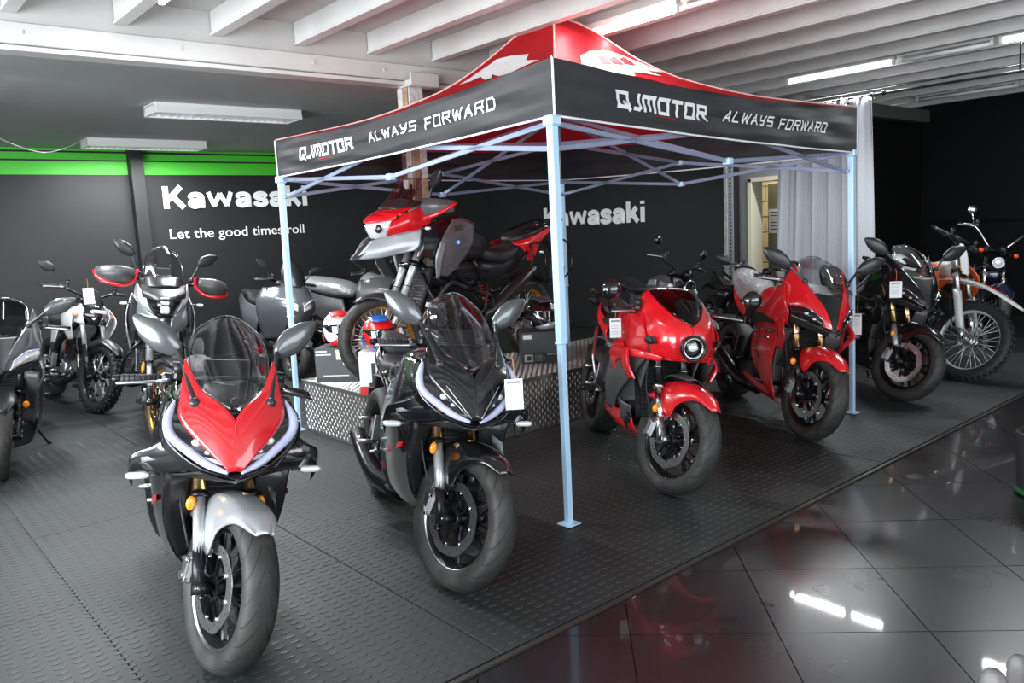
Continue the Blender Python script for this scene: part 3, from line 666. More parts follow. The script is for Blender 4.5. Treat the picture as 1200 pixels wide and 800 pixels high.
carton('dark grey helmet carton under the red and white helmet on the podium', (2.97, 5.54, .4095), (.33, .27, .262), -47+0, deco1)
def deco2(t, d):
    dpanel(t, d, 0, d[0], 0, .06, REDL, 'red_band'); dpanel(t, d, 0, d[1], 0, .06, REDL, 'red_band', 'x')
    me = text_mesh('J1', .17, .006, .001); me.materials.append(CARD2); put('print', me, t, Matrix.Translation((-.06, -d[1]/2-.0015, .10))@MBW)
carton('white carton with red base band and black J1 print on the podium edge', (2.875, 4.80, .4095), (.28, .15, .30), -42, deco2, CWH)
def deco3(t, d):
    dpanel(t, d, 0, d[0], 0, .085, CARD2, 'lower_band'); dpanel(t, d, .025, .095, .015, .075, CWH, 'picture_patch'); dpanel(t, d, .04, .08, .025, .062, CARD2, 'picture_print', off=.002)
    dpanel(t, d, .02, .09, d[2]-.055, d[2]-.02, CWH)
    for i in range(5): dpanel(t, d, .11, .17+.02*(i % 2), .065-i*.011, .0695-i*.011, CWH, 'print_line')
    dpanel(t, d, .21, .30, .065, .078, CWH, 'print_line')
carton('dark grey helmet carton under the black helmet behind the middle canopy leg', (4.42, 4.81, .4095), (.36, .30, .255), -38, deco3)
def helmet(label, loc, rz, base, c1, c2, tagged=False, k=1.0):
    t = thing('helmet', label, 'helmet', loc, rotm('Z', rz)@(np.eye(3)*k)); S = [(-.145, 0, .125, .02, .03, 2), (-.13, 0, .13, .075, .07, 2.1), (-.07, 0, .135, .112, .112, 2.2), (0, 0, .138, .122, .128, 2.3), (.06, 0, .13, .118, .12, 2.3), (.11, 0, .105, .09, .085, 2.2), (.145, 0, .085, .055, .05, 2.1), (.158, 0, .08, .02, .025, 2)]
    MB().body(S, 24, 4).build('shell', base, t)
    vis = []
    for a in np.linspace(-75, 75, 11): 
        a = radians(a); vis.append([((.160-.006*q)*cos(a)+.0, .130*sin(a), .10+.08*q) for q in (0, .5, 1)])
    vis = [[(x-.012*(abs(i-5)/5), y, z) for x, y, z in r] for i, r in enumerate(vis)]
    MB().surf(vis, 20, 6, .004).build('visor', LENS, t)
    MB().body([(.06, 0, .04, .09, .03, 2.4), (.12, 0, .045, .07, .035, 2.4), (.182, 0, .055, .03, .025, 2)], 14, 3).build('chin_bar', c1, t)
    w = MB(); w.surf([[(.10, -.06, .235), (.12, 0, .235), (.10, .06, .235)], [(.0, -.07, .262), (.0, 0, .270), (.0, .07, .262)], [(-.1, -.06, .235), (-.11, 0, .24), (-.1, .06, .235)]], 8, 8, .005)
    w.build('crown_stripe', c2, t)
    for s in (-1, 1):
        MB().surf([[(.06, s*.123, .09), (-.02, s*.128, .10), (-.10, s*.098, .11)], [(.07, s*.118, .05), (-.01, s*.126, .06), (-.09, s*.10, .07)]], 5, 7, .004).build('side_stripe', c2, t)
        MB().cyl((.03, s*.12, .12), (.03, s*.132, .12), .018, n=12).build('visor_pivot', PLA, t)
    if tagged: MB().box((.11, .06, .17), (.004, .06, .09), R=rotm('Z', 25)).build('paper_tag', PAPER, t)
    return t
helmet('helmet in red, white and black standing on the left dark carton', (2.97, 5.54, .670), -115, WHT, REDL, REDL)
helmet('black helmet with a grey chin and white tag on the right carton', (4.42, 4.81, .663), -100, BLK, LGR, GRY, True)
helmet('blue and red helmet on the white carton behind the black bike', (2.875, 4.80, .708), -110, REDL, BLUL, BLUL, k=.9)
def price_tag(label, p, w=.055, h=.10, rz=-35, tilt=0, string=.09):
    R = rotm('Z', rz)@rotm('Y', tilt); t = thing('price_tag', label, 'tag', p, R)
    MB().box((0, 0, -h/2), (w, .0015, h)).build('card', PAPER, t); mb = MB(); mb.box((0, -.0012, -.014), (w*.75, .001, .011))
    for i in range(6): mb.box((-.004, -.0012, -.032-i*.011), (w*.62, .001, .002))
    mb.build('print', mat('faint_ink', (.25, .25, .27), .7), t); MB().tube([(0, 0, -.004), (.004, .0, string*.5), (0, .01, string)], .0016, 5, sub=4).build('string', STR, t); return t
# ------------------------------------------------------------ motorcycle parts (x forward, y left, z up, origin under the front axle)
def pose(hd, lean=8):
    a = radians(hd); fw = V3(-sin(a), -cos(a), 0); lf = V3(-fw[1], fw[0], 0); up = V3(0, 0, 1); l = radians(lean)
    return np.stack([fw, lf*cos(l)-up*sin(l), up*cos(l)+lf*sin(l)], 1)
def steer(deg, rake=24, trail=.10):
    r = radians(rake); ax = Vector((-sin(r), 0, cos(r))); p = Vector((trail, 0, 0))
    M = Matrix.Translation(p)@Matrix.Rotation(radians(deg), 4, ax)@Matrix.Translation(-p); return M
def annulus(mb, y, r0, r1, th, n=40, m=0, wave=0):
    V = []; F = []
    for i in range(n):
        a = 2*pi*i/n; w = wave*cos(a*8)
        for r in (r0+w, r1+w):
            for s in (-1, 1): V.append((r*cos(a), y+s*th/2, r*sin(a)))
    for i in range(n):
        a, b = 4*i, 4*((i+1) % n); F += [(a, b, b+2, a+2), (a+1, a+3, b+3, b+1), (a+2, b+2, b+3, a+3), (a, a+1, b+1, b)]
    mb.add(V, F, m, False)
def tyre_mb(R, w, rr, knob=False, n=64):
    h = w/2; d = R-rr; mb = MB()
    pr = [(rr-.004, -.36*w), (rr+.10*d, -.45*w), (rr+.42*d, -.5*w), (rr+.70*d, -.47*w), (rr+.90*d, -.30*w), (rr+.985*d, -.13*w), (R, 0)]
    P = catmull(np.array(pr+[(a, -b) for a, b in pr[::-1][1:]]), 25); k = len(P)
    if knob: P = P*np.array([1, 1]); P[:, 0] = np.minimum(P[:, 0], R-.008)
    mb.lathe([tuple(p) for p in P]+[(rr-.010, .3*w), (rr-.010, -.3*w)], n=n, closed=True)
    if knob:
        for i in range(42):
            a = 2*pi*i/42
            for j, (yy, rad) in enumerate(((-.44, R-.022), (-.2, R-.004), (.2, R-.004), (.44, R-.022)) if i % 2 else ((-.36, R-.01), (0, R-.002), (.36, R-.01))):
                Rm = rotm('Y', -degrees(a)); c = Rm@V3(rad, yy*w, 0); mb.box(c, (.022, .17*w, .022), R=Rm@rotm('Z', -yy*70), bev=.003)
    return mb
def degrees(a): return a*180/pi
SPK = {}
def wheel(t, name, ax, R, w, kind='cast', S=None, rimc=BMT, edge=None, discs=(1, -1), dr=.155, knob=False, hubc=BMT, sprocket=False, spin=0, lod=1):
    """wheel on axle ax; cast five-spoke or wired"""
    rr = R-.083 if kind != 'wire' else R-.075
    if knob: rr = R-.085
    M = (S if S is not None else Matrix())@Matrix.Translation(ax)@Matrix.Rotation(radians(spin), 4, 'Y')
    mb = MB(); h = w*.36
    if kind == 'wire': mb.lathe([(rr+.006, -h), (rr-.006, -h), (rr-.014, -h*.6), (rr-.020, 0), (rr-.014, h*.6), (rr-.006, h), (rr+.006, h), (rr-.004, 0)], n=56, closed=True)
    else: mb.lathe([(rr+.006, -h), (rr-.006, -h), (rr-.012, -h*.8), (rr-.030, -h*.45), (rr-.034, 0), (rr-.030, h*.45), (rr-.012, h*.8), (rr-.006, h), (rr+.006, h), (rr-.012, 0)], n=56, closed=True)
    hw = w*.36
    mb.lathe([(.012, -hw-.01), (.030, -hw-.01), (.034, -hw), (.034, hw), (.030, hw+.01), (.012, hw+.01)], n=20, closed=True, m=1)
    if kind == 'wire': mb.lathe([(.030, -hw), (.052, -hw), (.052, -hw+.006), (.03, -hw+.006)], n=20, closed=True, m=1); mb.lathe([(.030, hw), (.052, hw), (.052, hw-.006), (.03, hw-.006)], n=20, closed=True, m=1)
    else:
        ns = 5
        for i in range(ns):
            a = 2*pi*i/ns
            for sg in (-1, 1):
                b = a+sg*.20; c = a+sg*.07
                p0 = V3(.028*cos(a), 0, .028*sin(a)); p1 = V3(.105*cos(c), 0, .105*sin(c)); p2 = V3((rr-.028)*cos(b), 0, (rr-.028)*sin(b))
                mb.beam(p0, p1, .026, .024, up=(cos(a+pi/2), 0, sin(a+pi/2)), bev=.004); mb.beam(p1, p2, .022, .018, up=(cos(a+pi/2), 0, sin(a+pi/2)), bev=.004)
        if edge and lod:
            for i in range(ns):
                a = 2*pi*i/ns
                for sg in (-1, 1):
                    b = a+sg*.20; c = a+sg*.07
                    for yy in (-1, 1): mb.beam((.105*cos(c), yy*.0095, .105*sin(c)), ((rr-.03)*cos(b+sg*.02), yy*.0095, (rr-.03)*sin(b+sg*.02)), .004, .003, up=(0, 1, 0), m=2)
        if edge: 
            for s in (-1, 1): mb.lathe([(rr+.003, s*h*1.02), (rr-.004, s*h*1.04), (rr-.010, s*h*.9)], n=56, m=2)
    wo = mb.build(name, [rimc, hubc, edge or rimc], t, M)
    tyre_mb(R, w, rr, knob, 72 if lod else 48).build('tyre', RUB if knob else TYR, wo)
    if kind == 'wire':
        key = (round(R, 3), round(w, 3), knob)
        if key not in SPK:
            ms = []
            for s in (-1, 1):
                for lean in (-1, 1):
                    q = MB(); a = lean*.42; q.cyl((.046*cos(a), s*hw*.92, .046*sin(a)), (rr-.012, s*.006, 0), .0021 if knob else .0024, n=5); me = q.build('spoke', SPKM); ms.append(me.data); bpy.data.objects.remove(me)
            SPK[key] = ms
        for i in range(32): put('spoke', SPK[key][i % 4], wo, Matrix.Rotation(2*pi*i/32, 4, 'Y'))
    for s in discs:
        d = MB(); y = s*(hw+.014); annulus(d, y, dr-.040, dr, .005, 48, 0, .0025 if kind != 'plain' else 0)
        for i in range(36):
            a = 2*pi*i/36; r = dr-.012-.008*(i % 3); c = V3(r*cos(a), y, r*sin(a))
            if lod: d.cyl(c-V3(0, .0029, 0), c+V3(0, .0029, 0), .0032, n=6, m=1)
        annulus(d, y-s*.002, .036, .052, .006, 24, 1)
        for i in range(8):
            a = 2*pi*i/8+.2; c = V3((dr-.043)*cos(a), y, (dr-.043)*sin(a)); d.cyl(c-V3(0, .006, 0), c+V3(0, .006, 0), .009, n=10, m=2)
            d.beam((.045*cos(a-.15), y, .045*sin(a-.15)), c, .005, .012, up=(0, 1, 0), m=1)
        d.build('brake_disc', [STE, BMT, CHR], wo)
    if sprocket:
        d = MB(); y = hw+.03; annulus(d, y, .07, .105, .006, 42, 0); annulus(d, y, .03, .07, .012, 24, 1); d.build('sprocket', [STE, BMT], wo)
    return wo
def fork_pt(z, y, rake=24, x0=-.03, R=.3): return V3(x0-(z-R)*math.tan(radians(rake)), y, z)
def forks(t, S, R=.3, rake=24, top=.96, y=.098, style='usd', low=SIL, tubec=GLD, foot=BMT, caliper=STE, cal=(1, -1), zs=.60):
    P = lambda z, s: fork_pt(z, s*y, rake, -.025, R)
    for s in (1, -1):
        mb = MB()
        if style == 'usd':
            mb.cyl(P(zs, s), P(top, s), .0275, n=18, m=0); mb.cyl(P(zs-.005, s), P(zs+.012, s), .031, n=18, m=1)
            mb.cyl(P(R+.06, s), P(zs, s), .0215, n=16, m=2); mb.cyl(P(zs+.10, s), P(zs+.106, s), .0285, n=18, m=1)
        else:
            mb.cyl(P(zs, s), P(top, s), .021, n=18, m=2); mb.cyl(P(R-.02, s), P(zs, s), .029, n=18, m=0)
        mb.cyl(P(R-.03, s), P(R+.13, s), .026, .021, n=14, m=1); mb.cyl(P(top, s), P(top+.015, s), .022, n=14, m=1)
        fo = mb.build('fork_leg', [tubec if style == 'usd' else low, foot, low if style == 'usd' else tubec], t, S)
        f = MB(); c = V3(0, s*y, R); f.cyl(c-V3(0, s*.03, 0), c+V3(0, s*.022, 0), .024, n=14); f.cyl(c+V3(0, s*.02, 0), c+V3(0, s*.027, 0), .012, n=8, m=1)
        f.beam(V3(0, s*y, R), P(R+.06, s), .036, .03, up=(0, 1, 0), bev=.006); f.build('axle_clamp', [foot, CHR], fo)
        if s in cal:
            q = MB(); b = V3(-.115, s*(y-.012), R+.035); Rc = rotm('Y', 15)
            q.box(b, (.055, .062, .12), R=Rc, bev=.014); q.box(b+V3(-.004, s*.03, .0), (.04, .014, .085), R=Rc, bev=.006, m=0)
            for dz in (-.032, .032): q.cyl(b+Rc@V3(-.004, s*.034, dz), b+Rc@V3(-.004, s*.043, dz), .015, n=12, m=0); q.cyl(b+Rc@V3(.02, s*.034, dz*1.3), b+Rc@V3(.02, s*.04, dz*1.3), .006, n=8, m=1)
            q.beam(b+V3(.02, 0, .05), P(R+.14, s), .02, .014, bev=.003, m=1); q.build('brake_caliper', [caliper, CHR], fo)
        h = MB(); h.tube([P(R+.10, s)+V3(-.07, s*.012, 0), P(R+.28, s)+V3(-.05, s*.05, 0), P(R+.45, s)+V3(-.02, s*.02, 0), P(top-.08, s)+V3(.02, -s*.02, 0)], .0042, 6, sub=5); h.build('brake_hose', RUB, fo)
    tr = MB()
    for z in (top-.20, top-.01):
        c = P(z, 0); tr.box(c, (.06, 2*y+.05, .028), R=rotm('Y', -rake), bev=.01)
        for s in (1, -1): tr.cyl(P(z-.018, s), P(z+.018, s), .037, n=16)
    tr.build('fork_clamp', BMT, t, S)
    return P
def fender(t, S, m, R=.3, ax=(0, 0, .3), angs=(-48, -30, -8, 15, 38, 52), ear=(.27, .12, .13, .29, .31, .325), edge=None, w=.078, rad=.333, tip=.03):
    rows = []
    for a, e in zip(angs, ear):
        ta = radians(a); row = []
        wk = w*(1-.35*max(0, a)/60)*(.5 if a == angs[-1] else 1); e = max(e, rad-.06) if a > 20 else e
        for k, (fy, fr) in enumerate(((-1, 0), (-.98, .45), (-.80, .80), (-.45, .95), (0, 1), (.45, .95), (.80, .80), (.98, .45), (1, 0))):
            r = e+(rad-e)*fr if abs(fy) > .9 else rad-(1-fr)*.10*(1 if a < 20 else .5)
            row.append((ax[0]+r*sin(ta), fy*wk*(1.12 if abs(fy) > .9 else 1), ax[2]+r*cos(ta)))
        rows.append(row)
    return MB().surf(rows, 22, 25, .004).build('front_mudguard', m, t, S)
def leaf_mirror(t, base, mid, root_, tip, m=GRY, w=.052, th=.026, facing=(-1, 0, .1), stem=.0085, S=None, glassm=MIR):
    mb = MB(); mb.ball(base, (.020, .020, .020), 10); mb.tube([base, (np.asarray(base)*.4+np.asarray(mid)*.6), mid], [.010, stem, stem*1.1], 8, sub=4)
    so = mb.build('mirror_stem', PLAG, t, S)
    R_, o, L = lookm(root_, tip, facing); q = MB()
    q.body([(-.02*L, 0, 0, .012, .010, 2), (.08*L, 0, 0, .030, .018, 2.3), (.35*L, 0, 0, w, th, 2.4), (.65*L, 0, 0, w*.92, th*.9, 2.4), (.88*L, 0, 0, w*.5, th*.6, 2.2), (1.0*L, 0, 0, .008, .006, 2)], 16, 4, M=(R_, o))
    g = q.build('mirror_shell', m, so)
    z = MB(); z.body([(.1*L, 0, th*.92, .024, .003, 2.2), (.4*L, 0, th*.98, w*.86, .003, 2.3), (.68*L, 0, th*.92, w*.78, .003, 2.3), (.9*L, 0, th*.66, w*.3, .003, 2)], 14, 3, M=(R_, o)); z.build('mirror_glass', glassm, so)
    return g
def grip_bar(t, S, pts, s, m=PLAG, lever=True, gl=.125, r=.0165, barm=BMT, weight=True):
    """one side of a handlebar: pts run from the clamp to the bar end"""
    P = np.array(pts, float)*[1, s, 1]; e = P[-1]; d = e-P[-2]; d /= np.linalg.norm(d)
    mb = MB(); mb.tube(P, .0112, 10, sub=4); ho = mb.build('handlebar', barm, t, S)
    g = MB(); g.cyl(e-d*gl, e-d*.004, r, n=16)
    for i in range(7): g.cyl(e-d*(gl-.008-i*.017), e-d*(gl-.012-i*.017), r+.0012, n=14)
    g.cyl(e-d*(gl+.005), e-d*gl, r+.006, n=16); g.build('grip', RUB, ho)
    sw = MB(); sw.box(e-d*(gl+.032), (.036, .045, .042), bev=.009); sw.box(e-d*(gl+.032)+V3(-.015, 0, .012), (.014, .02, .012), bev=.003); sw.build('switch_box', PLAG, ho)
    if weight: MB().cyl(e-d*.002, e+d*.024, .0155, .013, n=14).build('bar_end', m if m is not PLAG else BMT, ho)
    if lever:
        l = MB(); b = e-d*(gl+.03)+V3(.035, 0, 0); l.tube([b, b+d*.05+V3(.018, 0, -.002), b+d*.12+V3(.014, 0, -.006), b+d*.175+V3(.004, 0, -.010)], [.008, .0065, .0055, .0065], 8, sub=4); l.build('lever', ALU, ho)
        c = MB(); q = e-d*(gl+.055)+V3(.03, 0, .028); c.cyl(q, q+V3(.0, 0, .032), .019, n=14); c.cyl(q+V3(0, 0, .032), q+V3(0, 0, .038), .021, n=14, m=1); c.box(q-V3(0, 0, .012), (.03, .03, .03), bev=.006); c.build('brake_reservoir', [PLAG, BMT], ho)
    return ho
def indicator(t, p, s, L=.11, lens=CLR, S=None, stemL=.035):
    p = V3(*p)*[1, s, 1]; mb = MB(); mb.cyl(p, p+V3(0, s*stemL, 0), .006, n=8); R_, o, l = lookm(p+V3(0, s*stemL, 0), p+V3(0, s*(stemL+L), 0))
    io = mb.build('indicator', PLAG, t, S)
    MB().body([(0, 0, 0, .008, .007, 2.4), (.2*L, 0, 0, .014, .012, 2.6), (.8*L, 0, 0, .014, .012, 2.6), (L, 0, 0, .008, .006, 2.4)], 12, 3, M=(R_, o)).build('indicator_lens', lens, io)
def engine(t, x=-.62, z=.45, w=.19, twin=True, col=ENG, fins=False, cover=ALU):
    mb = MB(); mb.box((x, 0, z-.07), (.36, w*1.25, .22), bev=.04); mb.box((x+.05, 0, z+.10), (.20, w*1.15, .20), R=rotm('Y', 18), bev=.02)
    mb.box((x-.2, 0, z+.0), (.16, w, .16), bev=.03); eo = mb.build('engine', col, t)
    f = MB()
    for i in range(7): f.box((x+.045+i*.004, 0, z+.04+i*.022), (.225 if fins else .21, w*1.24 if fins else w*1.19, .008), R=rotm('Y', 18), bev=.002)
    f.build('cooling_fins', col if not fins else BMT, eo)
    for s in (-1, 1):
        c = MB(); c.cyl((x-.06, s*w*.60, z-.08), (x-.06, s*w*.74, z-.08), .085, .070, n=24); c.cyl((x+.1, s*w*.6, z-.09), (x+.1, s*w*.70, z-.09), .055, .045, n=20)
        for i in range(7):
            a = 2*pi*i/7; c.cyl((x-.06+.074*cos(a), s*w*.66, z-.08+.074*sin(a)), (x-.06+.074*cos(a), s*w*.76, z-.08+.074*sin(a)), .007, n=6)
        c.build('engine_cover', cover, eo)
    return eo
def rear_end(t, wb, R=.31, w=.18, kind='cast', rimc=BMT, swing=BMT, zp=.42, spin=10, knob=False, disc=True, edge=None, lod=1, side=True):
    wheel(t, 'rear_wheel', (-wb, 0, R), R, w, kind, None, rimc, edge, discs=(-1,) if disc else (), dr=.12, sprocket=True, spin=spin, knob=knob, lod=lod)
    mb = MB()
    for s in (-1, 1):
        yy = s*(w/2+.035); mb.beam((-wb+.50, s*.09, zp), (-wb+.36, yy, zp-.03), .06, .03, up=(0, 1, 0), bev=.01); mb.beam((-wb+.37, yy, zp-.03), (-wb-.03, yy, R), .05, .028, up=(0, 1, 0), bev=.01)
        mb.cyl((-wb, yy-s*.012, R), (-wb, yy+s*.028, R), .02, n=12)
    mb.beam((-wb+.38, -w/2-.03, zp-.03), (-wb+.38, w/2+.03, zp-.03), .06, .06, bev=.01); so = mb.build('swingarm', swing, t)
    ch = MB(); yy = w*.36+.03; sp = V3(-wb+.56, yy, zp-.02)
    ch.tube([(-wb, yy, R+.104), sp+V3(0, 0, .035)], .008, 6); ch.tube([(-wb, yy, R-.104), sp-V3(0, 0, .035)], .008, 6); ch.build('chain', STE, so)
    sh = MB(); a0, a1 = V3(-wb+.42, 0, zp+.02), V3(-wb+.52, 0, zp+.26); sh.cyl(a0, a1, .018, n=12, m=1); dirv = (a1-a0)/np.linalg.norm(a1-a0); pth = []
    for i in range(56):
        f = i/55; u = V3(dirv[2], 0, -dirv[0]); pth.append(a0+(a1-a0)*(.1+.75*f)+.033*(u*cos(f*44)+V3(0, 1, 0)*sin(f*44)))
    sh.tube(pth, .006, 6); sh.build('shock_absorber', [REDL, BMT], t)
    if side:
        k = MB(); k.tube([(-wb+.56, .12, zp-.14), (-wb+.52, .20, .14), (-wb+.50, .265, .045)], .009, 8, sub=3); k.box((-wb+.50, .275, .043), (.05, .03, .008), R=rotm('X', 8), bev=.002); k.build('side_stand', BMT, t)
    return so
def footpegs(t, x, z, y=.16, m=ALU, pedal=True):
    for s in (-1, 1):
        mb = MB(); mb.beam((x+.02, s*y, z+.14), (x, s*(y+.01), z), .014, .05, up=(0, 1, 0), bev=.004); mb.beam((x-.10, s*y, z+.10), (x, s*(y+.01), z), .012, .035, up=(0, 1, 0), bev=.004)
        mb.cyl((x, s*(y+.01), z), (x, s*(y+.10), z), .012, .010, n=10); mb.cyl((x-.10, s*y, z+.10), (x-.10, s*(y+.085), z+.10), .010, n=10)
        if pedal: mb.tube([(x, s*(y+.012), z-.015), (x+.09, s*(y+.02), z-.03), (x+.15, s*(y+.03), z-.02)], .007, 6, sub=3); mb.cyl((x+.15, s*(y+.02), z-.02), (x+.15, s*(y+.07), z-.02), .008, n=8)
        mb.build('footrest', m, t)
def both(fn):
    for mir in (False, True): fn(mir)
def panel(t, name, rows, m, mir=None, nu=13, nv=13, th=.004, sub=None):
    for q in ((False, True) if mir is None else (mir,)):
        MB().surf(rows, nu, nv, th, mir=q).build(name, m, t)
def bike(label, loc, hd, lean=8, cat='motorcycle'):
    return thing('motorcycle', label, cat, loc, pose(hd, lean))
def seat_tail(t, m, x0=-.92, x1=-1.52, z0=.80, z1=.93, accent=None, wrap=False):
    S_ = lambda f: x0+(x1-x0)*f
    MB().body([(S_(-.05), 0, z0+.0, .05, .02), (S_(.05), 0, z0-.0, .095, .035, 3), (S_(.3), 0, z0-.01, .135, .035, 3), (S_(.5), 0, z0+.01, .12, .035, 3), (S_(.56), 0, z0+.03, .06, .03)], 16, 4).build('rider_seat', SEAT, t)
    MB().body([(S_(.50), 0, z0+.06, .05, .02), (S_(.56), 0, z0+.075, .095, .035, 3), (S_(.78), 0, z1-.02, .085, .03, 3), (S_(.95), 0, z1+.005, .04, .015, 2.4)], 16, 4).build('pillion_seat', SEAT, t)
    panel(t, 'tail_panel', [[(S_(.15), .11, z0-.02), (S_(.55), .115, z0+.055), (S_(.8), .085, z1-.02), (S_(1.05), .02, z1+.015)],
                            [(S_(.12), .14, z0-.06), (S_(.5), .145, z0+.0), (S_(.8), .10, z1-.07), (S_(1.05), .03, z1-.015)],
                            [(S_(.15), .12, z0-.13), (S_(.45), .12, z0-.07), (S_(.75), .08, z1-.13), (S_(1.0), .03, z1-.04)]], m)
    MB().body([(S_(.92), 0, z1-.03, .045, .018, 3), (S_(1.03), 0, z1-.02, .035, .015, 3), (S_(1.07), 0, z1-.015, .02, .01, 3)], 12, 3).build('tail_lamp', REDL, t)
    mg = MB(); mg.surf([[(S_(.8), -.06, z0-.02), (S_(.8), 0, z0-.01), (S_(.8), .06, z0-.02)], [(S_(1.1), -.05, z0-.1), (S_(1.1), 0, z0-.09), (S_(1.1), .05, z0-.1)], [(S_(1.25), -.05, z0-.26), (S_(1.25), 0, z0-.25), (S_(1.25), .05, z0-.26)]], 8, 8, .006)
    mg.box((S_(1.27), 0, z0-.28), (.01, .16, .11), bev=.002); mg.build('number_plate_holder', PLA, t)
    if wrap: MB().body([(S_(.1), 0, z0+.04, .08, .03), (S_(.2), 0, z0+.05, .15, .07, 2.2), (S_(.55), 0, z0+.09, .14, .09, 2.2), (S_(.85), 0, z1+.03, .11, .06, 2.2), (S_(.98), 0, z1+.04, .03, .02)], 20, 5).build('plastic_cover', WRAP, t)
def tank(t, m, x0=-.36, x1=-.93, top=.955, w=.145, low=.72, cap=True):
    L = x1-x0; z = lambda tp, lw_: ((tp+lw_)/2, (tp-lw_)/2)
    S_ = []
    for f, tp, hw, lw_ in ((0, top-.075, .055, low+.08), (.06, top-.035, .10, low+.04), (.28, top, w, low), (.52, top-.005, w*1.0, low), (.78, top-.055, w*.78, low), (.96, top-.115, w*.5, low+.02), (1.0, top-.135, w*.35, low+.04)):
        c, h = z(tp, lw_); S_.append((x0+L*f, 0, c, hw, h, 2.7))
    to = MB().body(S_, 24, 4).build('fuel_tank', m, t)
    if cap: MB().cyl((x0+L*.25, 0, top-.006), (x0+L*.25, 0, top+.006), .032, n=20).build('fuel_cap', BMT, to)
    return to
def frame_main(t, m=BMT):
    mb = MB()
    for s in (-1, 1):
        mb.tube([(-.34, s*.05, .86), (-.45, s*.135, .74), (-.75, s*.145, .60), (-.92, s*.12, .42)], [.028, .03, .032, .03], 8, sub=4)
        mb.tube([(-.78, s*.10, .68), (-1.1, s*.09, .78), (-1.4, s*.06, .88)], .014, 8, sub=3)
    mb.build('frame', m, t)
def radiator(t, x=-.30, z=.58, w=.34, h=.26, rake=-18):
    R_ = rotm('Y', rake); ro = MB().box((x, 0, z), (.03, w, h), R=R_, bev=.004).build('radiator', RAD, t); mb = MB()
    for i in range(13): mb.box(V3(x, 0, z)+R_@V3(.017, 0, -h/2+.02+i*(h-.04)/12), (.003, w-.02, .003), R=R_)
    for s in (-1, 1): mb.box(V3(x, s*(w/2+.008), z), (.035, .022, h+.01), R=R_, bev=.004)
    mb.build('radiator_fins', BMT, ro)
def headers(t, R=.3):
    mb = MB()
    for s in (-.075, -.025, .025, .075): mb.tube([(-.40, s, .52), (-.33, s*1.1, .42), (-.36, s*.8, .27), (-.52, s*.4, .19), (-.75, 0, .17)], .017, 8, sub=4)
    mb.build('exhaust_headers', PIPE, t)
def muffler(t, pts, r=.045, m=BMT, end=STE):
    P = np.array(pts, float); mb = MB(); mb.tube(P, r, 14, sub=2); d = (P[-1]-P[-2]); d /= np.linalg.norm(d); mb.cyl(P[-1], P[-1]+d*.02, r*.8, r*.6, n=14, m=1); mb.build('exhaust_silencer', [m, end], t)

